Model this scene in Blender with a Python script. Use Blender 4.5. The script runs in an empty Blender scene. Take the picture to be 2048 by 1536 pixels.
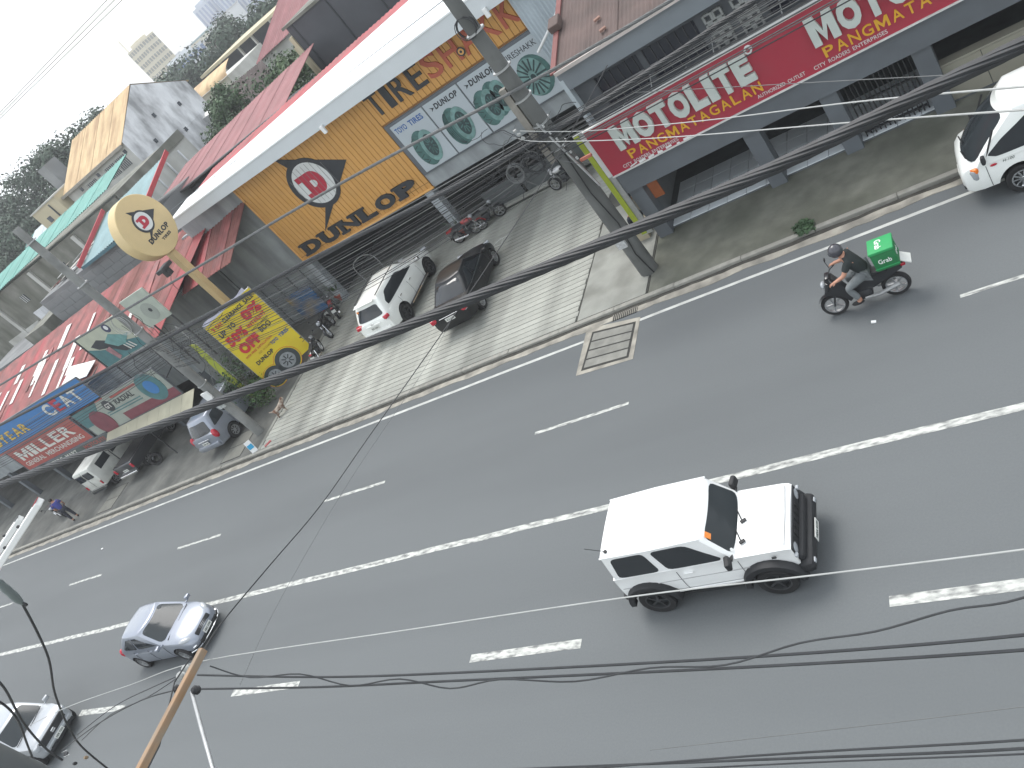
import bpy, bmesh, math, random
from mathutils import Matrix, Vector
random.seed(7)
S = bpy.context.scene
COL = S.collection
PI = math.pi
# ---------------------------------------------------------------- camera
FPX = 1674.0
CAMH = 12.2
def _n(v):
    l = math.sqrt(sum(c*c for c in v)); return [c/l for c in v]
_L = Vector(_n([-2259, 842, FPX])); _D = Vector(_n([2071, 2229, FPX]))
_D = (_D - _L*_L.dot(_D)).normalized()
_X = -_L; _Z = -_D; _Y = _Z.cross(_X)
RW = Matrix((_X, _Y, _Z))                     # camera (right, down, forward) -> world
cam = bpy.data.objects.new('camera', bpy.data.cameras.new('camera'))
COL.objects.link(cam)
mw = Matrix((( RW[0][0], -RW[0][1], -RW[0][2], 0),
             ( RW[1][0], -RW[1][1], -RW[1][2], 0),
             ( RW[2][0], -RW[2][1], -RW[2][2], CAMH), (0, 0, 0, 1)))
cam.matrix_world = mw
cam.data.sensor_fit = 'HORIZONTAL'; cam.data.sensor_width = 36
cam.data.lens = FPX/2048*36
cam.data.clip_start = 0.1; cam.data.clip_end = 6000
S.camera = cam
# ---------------------------------------------------------------- sky, sun, exposure
SUN_EL, SUN_AZ = math.radians(62), math.radians(-40)   # azimuth from +Y towards +X
world = bpy.data.worlds.new('World'); S.world = world; world.use_nodes = True
nt = world.node_tree; nt.nodes.clear()
wo = nt.nodes.new('ShaderNodeOutputWorld'); bg = nt.nodes.new('ShaderNodeBackground')
sky = nt.nodes.new('ShaderNodeTexSky'); sky.sky_type = 'NISHITA'; sky.sun_disc = False
sky.sun_elevation = SUN_EL; sky.sun_rotation = SUN_AZ
sky.air_density = 1.3; sky.dust_density = 3.0; sky.ozone_density = 1.0
tc = nt.nodes.new('ShaderNodeTexCoord'); nz = nt.nodes.new('ShaderNodeTexNoise')
nz.inputs['Scale'].default_value = 2.6; nz.inputs['Detail'].default_value = 7
mpg = nt.nodes.new('ShaderNodeMapping'); mpg.inputs['Scale'].default_value = (1, 1, 2.2)
rmp = nt.nodes.new('ShaderNodeValToRGB')
rmp.color_ramp.elements[0].position = .36; rmp.color_ramp.elements[0].color = (.35, .35, .35, 1)
rmp.color_ramp.elements[1].position = .58; rmp.color_ramp.elements[1].color = (1, 1, 1, 1)
mx = nt.nodes.new('ShaderNodeMix'); mx.data_type = 'RGBA'
mx.inputs[7].default_value = (7.6, 7.9, 8.1, 1)         # bright cloud deck
nt.links.new(tc.outputs['Generated'], mpg.inputs[0]); nt.links.new(mpg.outputs[0], nz.inputs['Vector'])
nt.links.new(nz.outputs['Fac'], rmp.inputs[0]); nt.links.new(rmp.outputs[0], mx.inputs[0])
nt.links.new(sky.outputs[0], mx.inputs[6]); nt.links.new(mx.outputs[2], bg.inputs[0])
bg.inputs[1].default_value = 0.13
nt.links.new(bg.outputs[0], wo.inputs[0])
sun = bpy.data.objects.new('sun', bpy.data.lights.new('sun', 'SUN')); COL.objects.link(sun)
sun.data.energy = 1.5; sun.data.angle = math.radians(30); sun.data.color = (1, .975, .94)
sd = Vector((math.sin(SUN_AZ)*math.cos(SUN_EL), math.cos(SUN_AZ)*math.cos(SUN_EL), math.sin(SUN_EL)))
sun.rotation_euler = sd.to_track_quat('Z', 'Y').to_euler(); sun.location = (0, 0, 60)
S.view_settings.view_transform = 'Standard'; S.view_settings.look = 'None'
S.view_settings.exposure = 0.78; S.view_settings.gamma = 1; S.view_settings.use_curve_mapping = False
S.render.engine = 'CYCLES'
# ---------------------------------------------------------------- pixel helpers (survey of the place)
def ray(u, v): return RW @ Vector((u-1024, v-768, FPX))
def PY(u, v, y):
    r = ray(u, v); k = y/r.y; return Vector((r.x*k, y, r.z*k+CAMH))
def PZ(u, v, z=0):
    r = ray(u, v); k = (z-CAMH)/r.z; return Vector((r.x*k, r.y*k, z))
def PX(u, v, x):
    r = ray(u, v); k = x/r.x; return Vector((x, r.y*k, r.z*k+CAMH))
# ---------------------------------------------------------------- materials
def lin(c): c /= 255.0; return c/12.92 if c <= .04045 else ((c+.055)/1.055)**2.4
def C(r, g, b, k=1.0): return (lin(r)*k, lin(g)*k, lin(b)*k)
MATS = {}
def mat(name, base, rough=.75, var=.12, scale=3., dirt=None, dscale=.7, damt=.5, bump=0., bscale=30., metal=0.,
        spec=.4, stretch=None, rand=0., coat=0., dstretch=None):
    if name in MATS: return MATS[name]
    m = bpy.data.materials.new(name); m.use_nodes = True; N = m.node_tree.nodes; Lk = m.node_tree.links
    b = N['Principled BSDF']; b.inputs['Roughness'].default_value = rough; b.inputs['Metallic'].default_value = metal
    b.inputs['Specular IOR Level'].default_value = spec; b.inputs['Coat Weight'].default_value = coat
    b.inputs['Coat Roughness'].default_value = .05
    base = tuple(base)+(1,)
    tcn = N.new('ShaderNodeTexCoord')
    def noise(sc, st=None, det=5):
        n = N.new('ShaderNodeTexNoise'); n.inputs['Scale'].default_value = sc; n.inputs['Detail'].default_value = det
        if st:
            mp = N.new('ShaderNodeMapping'); mp.inputs['Scale'].default_value = st
            Lk.new(tcn.outputs['Object'], mp.inputs[0]); Lk.new(mp.outputs[0], n.inputs['Vector'])
        else: Lk.new(tcn.outputs['Object'], n.inputs['Vector'])
        return n
    col = None
    if var > 0:
        n = noise(scale, stretch)
        r = N.new('ShaderNodeValToRGB')
        r.color_ramp.elements[0].position = .3; r.color_ramp.elements[1].position = .7
        r.color_ramp.elements[0].color = tuple(c*(1-var) for c in base[:3])+(1,)
        r.color_ramp.elements[1].color = tuple(min(1, c*(1+var)) for c in base[:3])+(1,)
        Lk.new(n.outputs['Fac'], r.inputs[0]); col = r.outputs[0]
    if dirt is not None:
        n = noise(dscale, dstretch, 8)
        r = N.new('ShaderNodeValToRGB')
        r.color_ramp.elements[0].position = .42; r.color_ramp.elements[1].position = .68
        r.color_ramp.elements[0].color = (0, 0, 0, 1); r.color_ramp.elements[1].color = (damt,)*3+(1,)
        Lk.new(n.outputs['Fac'], r.inputs[0])
        x = N.new('ShaderNodeMix'); x.data_type = 'RGBA'
        Lk.new(r.outputs[0], x.inputs[0])
        if col: Lk.new(col, x.inputs[6])
        else: x.inputs[6].default_value = base
        x.inputs[7].default_value = tuple(dirt)+(1,); col = x.outputs[2]
    if rand > 0:
        oi = N.new('ShaderNodeObjectInfo'); hs = N.new('ShaderNodeHueSaturation')
        mr = N.new('ShaderNodeMapRange'); mr.inputs[3].default_value = 1-rand; mr.inputs[4].default_value = 1+rand
        Lk.new(oi.outputs['Random'], mr.inputs[0]); Lk.new(mr.outputs[0], hs.inputs['Value'])
        if col: Lk.new(col, hs.inputs['Color'])
        else: hs.inputs['Color'].default_value = base
        col = hs.outputs[0]
    if col: Lk.new(col, b.inputs['Base Color'])
    else: b.inputs['Base Color'].default_value = base
    if bump > 0:
        n = noise(bscale); bp = N.new('ShaderNodeBump'); bp.inputs['Strength'].default_value = bump
        bp.inputs['Distance'].default_value = .02
        Lk.new(n.outputs['Fac'], bp.inputs['Height']); Lk.new(bp.outputs[0], b.inputs['Normal'])
    MATS[name] = m; return m
# ---------------------------------------------------------------- mesh builder
class MB:
    def __init__(s): s.v = []; s.f = []; s.m = []
    def add(s, vs, fs, mi=0):
        o = len(s.v); s.v += [tuple(p) for p in vs]
        for f in fs: s.f.append([i+o for i in f]); s.m.append(mi)
        return s
    def box(s, x0, x1, y0, y1, z0, z1, mi=0):
        return s.add([(x0,y0,z0),(x1,y0,z0),(x1,y1,z0),(x0,y1,z0),(x0,y0,z1),(x1,y0,z1),(x1,y1,z1),(x0,y1,z1)],
                     [(3,2,1,0),(4,5,6,7),(0,1,5,4),(1,2,6,5),(2,3,7,6),(3,0,4,7)], mi)
    def obox(s, c, size, M=None, mi=0, bev=0):
        hx, hy, hz = [a/2 for a in size]; M = M or Matrix.Identity(3); c = Vector(c)
        if bev <= 0:
            vs = [c + M @ Vector((sx*hx, sy*hy, sz*hz)) for sz in (-1,1) for sx, sy in ((-1,-1),(1,-1),(1,1),(-1,1))]
            return s.add(vs, [(3,2,1,0),(4,5,6,7),(0,1,5,4),(1,2,6,5),(2,3,7,6),(3,0,4,7)], mi)
        bm = bmesh.new(); bmesh.ops.create_cube(bm, size=1)
        for v in bm.verts: v.co = Vector((v.co.x*2*hx, v.co.y*2*hy, v.co.z*2*hz))
        bmesh.ops.bevel(bm, geom=bm.edges[:], offset=bev, segments=2, affect='EDGES', profile=.5)
        bm.verts.index_update()
        s.add([c + M @ v.co for v in bm.verts], [[v.index for v in f.verts] for f in bm.faces], mi); bm.free(); return s
    def prism(s, poly, vec, mi=0):
        vec = Vector(vec); a = [Vector(p) for p in poly]; n = len(a)
        nrm = Vector((0,0,0))
        for i in range(n): nrm += a[i].cross(a[(i+1) % n])
        if nrm.dot(vec) > 0: a.reverse()
        b = [p+vec for p in a]
        return s.add(a+b, [list(range(n)), list(range(2*n-1, n-1, -1))] + [(i, i+n, (i+1) % n+n, (i+1) % n) for i in range(n)], mi)
    def tube(s, path, r, n=8, mi=0, caps=True):
        P = [Vector(p) for p in path]; R_ = r if isinstance(r, (list, tuple)) else [r]*len(P)
        rings = []; up = None; o = len(s.v)
        for i, p in enumerate(P):
            t = (P[min(i+1, len(P)-1)]-P[max(i-1, 0)])
            t = t.normalized() if t.length > 1e-9 else Vector((0,0,1))
            if up is None:
                a = Vector((0,0,1)) if abs(t.z) < .9 else Vector((1,0,0)); up = (a - t*a.dot(t)).normalized()
            else:
                up = up - t*up.dot(t); up = up.normalized() if up.length > 1e-6 else t.orthogonal().normalized()
            w = t.cross(up)
            for k in range(n):
                an = 2*PI*k/n; s.v.append(tuple(p + (up*math.cos(an)+w*math.sin(an))*R_[i]))
        for i in range(len(P)-1):
            for k in range(n):
                s.f.append([o+i*n+k, o+i*n+(k+1) % n, o+(i+1)*n+(k+1) % n, o+(i+1)*n+k]); s.m.append(mi)
        if caps:
            s.f.append([o+k for k in range(n-1, -1, -1)]); s.m.append(mi)
            s.f.append([o+(len(P)-1)*n+k for k in range(n)]); s.m.append(mi)
        return s
    def lathe(s, prof, n=16, M=None, mi=0, close=False):
        M = M or Matrix.Identity(4); o = len(s.v)
        for r, z in prof:
            for k in range(n):
                a = 2*PI*k/n; s.v.append(tuple(M @ Vector((r*math.cos(a), r*math.sin(a), z))))
        L = len(prof)
        for i in range(L if close else L-1):
            j = (i+1) % L
            for k in range(n):
                s.f.append([o+i*n+k, o+i*n+(k+1) % n, o+j*n+(k+1) % n, o+j*n+k]); s.m.append(mi)
        if not close:
            if prof[0][0] > 1e-4: s.f.append([o+k for k in range(n-1, -1, -1)]); s.m.append(mi)
            if prof[-1][0] > 1e-4: s.f.append([o+(L-1)*n+k for k in range(n)]); s.m.append(mi)
        return s
    def grid(s, fn, nu, nv, mi=0, flip=False):
        o = len(s.v)
        for j in range(nv+1):
            for i in range(nu+1): s.v.append(tuple(fn(i/nu, j/nv)))
        for j in range(nv):
            for i in range(nu):
                q = [o+j*(nu+1)+i, o+j*(nu+1)+i+1, o+(j+1)*(nu+1)+i+1, o+(j+1)*(nu+1)+i]
                s.f.append(q[::-1] if flip else q); s.m.append(mi)
        return s
    def ball(s, c, r, n=12, mi=0, M=None):
        rx, ry, rz = r if isinstance(r, (tuple, list)) else (r,)*3; c = Vector(c); M = M or Matrix.Identity(3)
        o = len(s.v); k = n//2
        for j in range(k+1):
            ph = PI*j/k
            for i in range(n):
                a = 2*PI*i/n
                s.v.append(tuple(c + M @ Vector((rx*math.sin(ph)*math.cos(a), ry*math.sin(ph)*math.sin(a), -rz*math.cos(ph)))))
        for j in range(k):
            for i in range(n):
                s.f.append([o+j*n+i, o+j*n+(i+1) % n, o+(j+1)*n+(i+1) % n, o+(j+1)*n+i]); s.m.append(mi)
        return s
    def mesh(s, name, mats, smooth=False, ang=40):
        me = bpy.data.meshes.new(name); me.from_pydata(s.v, [], s.f)
        for m in (mats if isinstance(mats, (list, tuple)) else [mats]): me.materials.append(m)
        if len(set(s.m)) > 1: me.polygons.foreach_set('material_index', s.m)
        if smooth:
            me.polygons.foreach_set('use_smooth', [True]*len(me.polygons))
            me.set_sharp_from_angle(angle=math.radians(ang))
        me.update(); return me
    def build(s, name, mats, parent=None, smooth=False, ang=40):
        return mobj(name, s.mesh(name, mats, smooth, ang), parent)
def mobj(name, me, parent=None):
    o = bpy.data.objects.new(name, me); COL.objects.link(o)
    if parent is not None:
        o.parent = parent
        if parent.get('_w'): o.matrix_parent_inverse = world_of(parent).inverted()
    return o
def world_of(o):
    m = Matrix.Translation(o.location) @ o.rotation_euler.to_matrix().to_4x4()
    if o.parent is not None: m = world_of(o.parent) @ o.matrix_parent_inverse @ m
    return m
def tag(o, label, cat, group=None, kind=None):
    if label: o['label'] = label
    if cat: o['category'] = cat
    if group: o['group'] = group
    if kind: o['kind'] = kind
    return o
def thing(name, label, cat, loc=(0,0,0), rz=0, group=None, wcoord=False):
    o = bpy.data.objects.new(name, None); COL.objects.link(o); o.empty_display_size = .3
    o.location = loc; o.rotation_euler = (0, 0, rz); tag(o, label, cat, group)
    if wcoord: o['_w'] = 1                       # its parts are given in world coordinates
    return o
def struct(name, mb, m, label, cat, smooth=False):
    o = mb.build(name, m, None, smooth); tag(o, label, cat, None, 'structure'); return o
def copy_tree(o, parent=None):
    c = o.copy(); COL.objects.link(c); c.parent = parent
    for ch in list(o.children): copy_tree(ch, c)
    return c
def rotm(rx=0, ry=0, rz=0):
    return Matrix.Rotation(rz, 3, 'Z') @ Matrix.Rotation(ry, 3, 'Y') @ Matrix.Rotation(rx, 3, 'X')
def tr(loc, R3=None): return Matrix.Translation(loc) @ (R3.to_4x4() if R3 else Matrix.Identity(4))
def smooth_path(P, k=6):
    P = [Vector(p) for p in P]; out = []
    for i in range(len(P)-1):
        p0 = P[max(i-1, 0)]; p1 = P[i]; p2 = P[i+1]; p3 = P[min(i+2, len(P)-1)]
        for j in range(k):
            t = j/k
            out.append(.5*((2*p1)+(p2-p0)*t+(2*p0-5*p1+4*p2-p3)*t*t+(3*p1-p0-3*p2+p3)*t**3))
    out.append(P[-1]); return out
def textmesh(txt, h, extrude=.01, bold=0., width=None, shear=0., sx=1., res=3):
    """letters in local x (right), y (up), z (towards reader); height h, origin bottom left. returns list (mesh data verts,faces)"""
    cu = bpy.data.curves.new('t', 'FONT'); cu.body = txt; cu.size = 1.0; cu.extrude = 0.0; cu.offset = bold
    cu.resolution_u = res; cu.shear = shear; cu.space_character = 1.0+bold*2.0
    ob = bpy.data.objects.new('t', cu); COL.objects.link(ob)
    dg = bpy.context.evaluated_depsgraph_get(); me = bpy.data.meshes.new_from_object(ob.evaluated_get(dg))
    vs = [Vector(v.co) for v in me.vertices]; fs = [list(p.vertices) for p in me.polygons]
    bpy.data.objects.remove(ob); bpy.data.curves.remove(cu); bpy.data.meshes.remove(me)
    if not vs: return MB()
    x0 = min(v.x for v in vs); x1 = max(v.x for v in vs); y0 = min(v.y for v in vs); y1 = max(v.y for v in vs)
    k = h/(y1-y0); kx = (width/(x1-x0)) if width else k*sx
    vs = [Vector(((v.x-x0)*kx, (v.y-y0)*k, 0)) for v in vs]
    mb = MB()
    n = len(vs); top = [v+Vector((0,0,extrude)) for v in vs]
    mb.add(vs+top, [[i+n for i in f] for f in fs])
    ed = {}
    for f in fs:
        for a, b in zip(f, f[1:]+f[:1]): ed[(a, b)] = 1
    mb.add(vs+top, [[a, b, b+n, a+n] for (a, b) in ed if (b, a) not in ed])
    # make front faces point to +z
    bmn = bmesh.new(); mm = bpy.data.meshes.new('x'); mm.from_pydata(mb.v, [], mb.f); bmn.from_mesh(mm)
    bmesh.ops.remove_doubles(bmn, verts=bmn.verts, dist=1e-5); bmesh.ops.recalc_face_normals(bmn, faces=bmn.faces)
    bmn.verts.index_update()
    out = MB(); out.add([v.co.copy() for v in bmn.verts], [[v.index for v in f.verts] for f in bmn.faces]); bmn.free(); bpy.data.meshes.remove(mm)
    return out
def xf(mb, M):
    mb.v = [tuple(M @ Vector(v)) for v in mb.v]; return mb
ORD = ('first','second','third','fourth','fifth','sixth','seventh','eighth','ninth','tenth','eleventh','twelfth','thirteenth','fourteenth','fifteenth','sixteenth','seventeenth','eighteenth','nineteenth','twentieth')
def facade(o, right, up):
    """4x4 frame: x along right, y along up, z towards reader"""
    r = Vector(right).normalized(); u = Vector(up).normalized(); n = r.cross(u)
    m = Matrix(((r.x,u.x,n.x,o[0]),(r.y,u.y,n.y,o[1]),(r.z,u.z,n.z,o[2]),(0,0,0,1))); return m
# ---------------------------------------------------------------- shared materials
ASPH = mat('asphalt', (.122,.132,.136), .85, .05, 26.0, dirt=(.096,.104,.108), dscale=.28, damt=.7, bump=.12, bscale=220, dstretch=(.12,1,1))
PAINT = mat('road_paint', (.50,.51,.48), .75, .14, 7, dirt=(.125,.13,.13), dscale=6.5, damt=.95, dstretch=(.6,1.6,1))
PAINT2 = mat('road_paint_clean', (.54,.55,.52), .75, .08, 6, dirt=(.22,.22,.22), dscale=3, damt=.5)
CONC = mat('lot_concrete', (.355,.36,.325), .9, .16, 1.2, dirt=(.15,.155,.14), dscale=.42, damt=.85, bump=.5, bscale=9, rand=.06)
CONC2 = mat('smooth_concrete', (.27,.275,.25), .9, .14, 1.5, dirt=(.13,.13,.115), dscale=.8, damt=.7, bump=.2, bscale=40)
GUT = mat('gutter_concrete', (.34,.32,.275), .9, .2, 2.2, dirt=(.14,.135,.12), dscale=1.6, damt=.8, bump=.4, bscale=30)
MOSS = mat('mossy_pavement', (.135,.138,.115), .92, .22, 2.0, dirt=(.075,.08,.062), dscale=.6, damt=.85, bump=.4, bscale=35)
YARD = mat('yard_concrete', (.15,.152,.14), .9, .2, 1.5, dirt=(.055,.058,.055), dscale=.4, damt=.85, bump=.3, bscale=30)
DARKM = mat('dark_metal', (.035,.037,.04), .5, .1, 5)
BLACK = mat('black_rubber', (.018,.018,.019), .75, .2, 8)
STEEL = mat('galvanised_steel', (.42,.43,.43), .45, .1, 6, metal=.7)
GREYP = mat('grey_paint', (.12,.135,.15), .6, .06, 2, dirt=(.08,.085,.09), dscale=.6, damt=.4)
WHITEP = mat('white_paint', (.74,.75,.74), .6, .04, 2, dirt=(.5,.5,.48), dscale=.8, damt=.3)
POLEC = mat('pole_concrete', (.23,.235,.225), .9, .18, 2.0, dirt=(.11,.115,.11), dscale=1.2, damt=.7, bump=.2, bscale=40)
POLED = mat('pole_concrete_dark', (.125,.13,.125), .92, .22, 2.0, dirt=(.06,.063,.06), dscale=1.0, damt=.75, bump=.3, bscale=30)
# ---------------------------------------------------------------- ground and road
struct('ground', MB().box(-900, 500, -60, 1500, -.6, -.03), mat('ground_soil', (.13,.13,.11), .95, .2, .1), 'dusty ground under the whole neighbourhood', 'ground')
def sheet(x0, x1, y0, y1, z0, z1): return MB().box(x0, x1, y0, y1, z0, z1)
XL, XR = -170, 45
road = struct('road', sheet(XL, XR, 3.6, 18.02, -.02, 0), ASPH, 'wide grey asphalt road with worn lane markings', 'road')
def mark(name, x0, x1, y, w, m, z=.004, seg=1.5):
    n = max(1, int(abs(x1-x0)/seg)); random.seed(int(x0*10)+int(y*7))
    mb = MB(); xs = [x0+(x1-x0)*i/n for i in range(n+1)]
    a = [(x, y-w/2+random.uniform(-.012,.012), z) for x in xs]; b = [(x, y+w/2+random.uniform(-.012,.012), z) for x in xs]
    mb.add(a+b, [(i, i+1, n+2+i, n+1+i) for i in range(n)])
    return mb.build(name, m, road)
mark('edge_line', XL, XR, 17.56, .105, PAINT2)
mark('centre_line', XL, XR, 11.1, .175, PAINT)
for k in range(-1, 15):
    mark('lane_dash', (-12.88 if k > -1 else -11.1)-8.97*k, -9.88-8.97*k, 14.32 if k < 3 else 14.22, .10, PAINT)
    mark('lane_dash', -12.93-8.97*k, -9.95-8.97*k, 7.74 if k < 1 else 7.66, .20, PAINT)
# patches and scuffs on the asphalt
random.seed(5)
# gutter with broken edge, kerb, pavements
def strip(x0, x1, ya, yb, z, ja, jb, step, seed):
    random.seed(seed); n = int((x1-x0)/step); mb = MB()
    a = []; b = []; t = 0; t2 = 0
    for i in range(n+1):
        t = t*.6+random.uniform(-ja, ja); t2 = t2*.6+random.uniform(-jb, jb)
        a.append((x0+(x1-x0)*i/n, ya+t, z)); b.append((x0+(x1-x0)*i/n, yb+t2, z))
    lo = [(p[0], p[1], z-.03) for p in a]
    mb.add(a+b+lo, [(i, i+1, n+2+i, n+1+i) for i in range(n)] + [(2*n+2+i, 2*n+3+i, i+1, i) for i in range(n)])
    return mb
gut = struct('gutter', strip(XL, XR, 17.98, 18.34, .012, .05, .01, .35, 3), GUT, 'pale concrete gutter with a broken edge beside the road', 'gutter')
strip(XL, XR, 18.22, 18.36, .017, .025, .03, .3, 31).build('dirt_seam', mat('gutter_dirt', (.05,.048,.042), .95, .3, 3), gut)
random.seed(9)
KERB = mat('kerb_concrete', (.29,.285,.255), .9, .2, 2, dirt=(.13,.13,.115), dscale=1.2, damt=.8, bump=.3, bscale=30, rand=.12)
kerb = thing('kerb', 'low concrete kerb between the gutter and the shop fronts', 'kerb', (-20,18.45,0)); kerb['kind'] = 'structure'
km = MB().obox((0,0,.035), (1.994,.17,.13), bev=.02).mesh('kerb_stone', KERB)
for i in range(60):
    o = mobj('kerb_stone', km, kerb); o.location = (30-i*2.0, 0, random.uniform(-.012,.008)); o.rotation_euler.z = random.uniform(-.006,.006)
# the tyre shop's forecourt: ribbed concrete strips
LZ = .085
lot = struct('forecourt', sheet(-28.6, -9.9, 18.54, 30.0, -.02, .055), mat('groove_dirt', (.07,.07,.062), .95, .2, 2), 'grooved pale concrete forecourt of the tyre shop', 'forecourt')
rows = 37; pitch = (28.35-18.56)/rows
sm = MB().obox((0,0,0), (15.9,pitch-.026,.05), bev=.008).mesh('concrete_strip', CONC)
for i in range(rows):
    o = mobj('concrete_strip', sm, lot); y = 18.56+pitch*(i+.5); o.location = (-20.35+random.uniform(-.03,.03), y, LZ-.025+random.uniform(-.003,.003))
    # the forecourt edge runs slantwise on the right: shorter strips that reach the pole
MB().prism([(-12.33,18.57,.03),(-9.95,18.57,.03),(-9.95,24.3,.03),(-12.33,24.3,.03)], (0,0,LZ-.03)).build('apron_slab', CONC2, lot)
MB().prism([(-28.58,18.57,.03),(-28.36,18.57,.03),(-28.36,28.3,.03),(-28.58,28.3,.03)], (0,0,LZ-.035)).build('edge_slab', CONC2, lot)
MB().box(-28.58,-12.0,28.39,29.9,.03,LZ+.05).build('door_sill', CONC2, lot)
struct('sidewalk', sheet(-9.86, XR, 18.54, 30, -.02, .075), MOSS, 'dark mossy concrete sidewalk before the battery shop', 'sidewalk')
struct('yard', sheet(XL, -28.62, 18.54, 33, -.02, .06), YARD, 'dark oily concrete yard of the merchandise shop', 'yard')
# chalk scrawl on the forecourt
sc = [PZ(*p, LZ+.006) for p in ((982,497),(998,480),(1006,476),(1003,489),(988,495))]; sc2 = [PZ(*p, LZ+.006) for p in ((1000,478),(1019,470))]
cm = MB(); [cm.tube(q, .022, 4) for q in (sc, sc2)]
cm.build('paint_scrawl', PAINT2, lot)
# drain cover let into the road, and the drain grate
dc = struct('drain_cover', MB().prism([PZ(1152,752,.002),PZ(1266,718,.002),PZ(1281,634,.002),PZ(1174,658,.002)], (0,0,.006)), GUT, 'concrete drain cover let into the road edge', 'drain cover')
SLAB = mat('cover_slab', (.23,.228,.205), .9, .15, 3, dirt=(.13,.13,.12), dscale=2, damt=.6, rand=.08)
Q = [PZ(1165,739,.0), PZ(1256,713,.0), PZ(1270,646,.0), PZ(1186,667,.0)]
def bil(s, t): return (Q[0]*(1-s)+Q[1]*s)*(1-t)+(Q[3]*(1-s)+Q[2]*s)*t
MB().prism([bil(-.02,-.04), bil(1.02,-.04), bil(1.02,1.04), bil(-.02,1.04)], (0,0,.010)).build('seam', mat('slab_seam', (.04,.04,.037), .95, .1, 3), dc)
for i in range(4):
    t0 = i/4+.02; t1 = (i+1)/4-.02
    MB().prism([bil(.03,t0), bil(.97,t0), bil(.97,t1), bil(.03,t1)], (0,0,.016)).build('slab', SLAB, dc)
gr = thing('drain_grate', 'slotted iron drain grate in the gutter near the pole', 'grate', (-10.6,18.1,.012))
MB().box(-.42,.42,-.13,.13,0,.006).build('pit', BLACK, gr)
for i in range(13): 
    MB().box(-.4+i*.0665-.012,-.4+i*.0665+.012,-.13,.13,.007,.02).build('bar', GUT, gr)
# yard cover frames near the kerb
for (u0, lab) in (((-30.6), 'rectangular concrete cover in the yard beside the silver van'), ((-41.6), 'rectangular concrete cover in the yard below the white truck')):
    t = thing('yard_cover', lab, 'cover', (u0, 19.55, .062))
    MB().box(-.75,.75,-.85,.85,0,.004).build('seam', MATS['slab_seam'], t)
    for k in range(2): MB().box(-.70,.70,-.80+k*.82,-.02+k*.82,.0041,.012).build('slab', mat('yard_slab', (.17,.17,.15), .9, .15, 2), t)
# litter on the road
for i, (u, v, lab) in enumerate(((1748,645,'small pale scrap of litter below the motorcycle'),(205,1098,'white speck of litter on the road near the left edge'))):
    p = PZ(u, v, 0); o = MB().obox((0,0,.02), (.10,.06,.03), rotm(.2,.3,.7*i)).build('litter', WHITEP); o.location = p; tag(o, lab, 'litter')
# ---------------------------------------------------------------- utility poles
def pole(name, label, x, y, h, r0, r1, lean=0):
    t = thing(name, label, 'utility pole', (x, y, .05))
    MB().lathe([(r0*(1-k/12)+r1*k/12, h*k/12-.12) for k in range(13)], 12).build('shaft', POLED if r0 > .25 else POLEC, t, True)
    return t
P1 = pole('utility_pole', 'thick dark concrete utility pole before the battery shop with tangled wires', -9.97, 19.68, 11.6, .29, .165)
P2 = pole('utility_pole', 'grey concrete utility pole beside the silver van with bare top', -29.25, 19.87, 12.0, .22, .15)
MB().obox((-.33,-.05,5.6), (.20,.16,2.4), rotm(0,.01,0)).build('splice_post', mat('weathered_timber', (.27,.255,.225), .9, .2, 4, dirt=(.15,.14,.12), dscale=3, damt=.6), P1)
for z in (4.7, 5.5, 6.3, 7.2, 8.3):
    MB().lathe([(.27,z),(.27,z+.045)], 14).build('band', STEEL, P1)
for z in (3.2, 6.4, 9.0, 11.2): MB().lathe([(.24,z),(.24,z+.04)], 14).build('band', STEEL, P2)
MB().box(-.27,.15,-.30,-.22,2.55,2.95).build('notice_plate', WHITEP, P2)
MB().box(-.2,.22,-.28,-.21,1.95,2.35).build('faded_poster', mat('faded_poster', (.35,.37,.36), .8, .3, 9), P2)
MB().box(-.20,.08,-.385,-.285,1.25,1.6).build('torn_poster', mat('poster_grey',(.42,.43,.43),.8,.3,12), P1)
MB().tube([(.2,-.2,-.1),(.1,-.3,.9),(.22,-.28,2.0),(.1,-.3,3.2),(.15,-.25,5)], .02, 6).build('ground_wire', BLACK, P1)
# secondary rack and clamps on the pole
for i in range(6):
    MB().lathe([(.02,0),(.038,.02),(.026,.045),(.038,.07),(.02,.09)], 10, tr((.14+.05*i,-.32,5.45-.24*i))).build('insulator', mat('insulator_grey',(.36,.37,.36),.5,.1,9), P1)
MB().obox((.22,-.26,4.45), (.05,.05,2.4), rotm(0,-.18,0)).build('rack_bar', STEEL, P1)
MB().obox((.5,-.1,4.1), (.35,.08,.08)).build('red_bracket', mat('red_bracket', (.42,.13,.09), .6), P1)
# stubby concrete wall stop and rubble at the pole foot
o = MB().obox((0,0,.09), (1.5,.16,.18), bev=.03).build('wheel_stop', CONC2); o.location = PZ(1262,505,LZ)+Vector((0,0,0)); o.rotation_euler.z = 2.15; tag(o, 'short concrete wheel stop leaning by the pole foot', 'wheel stop')
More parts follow.
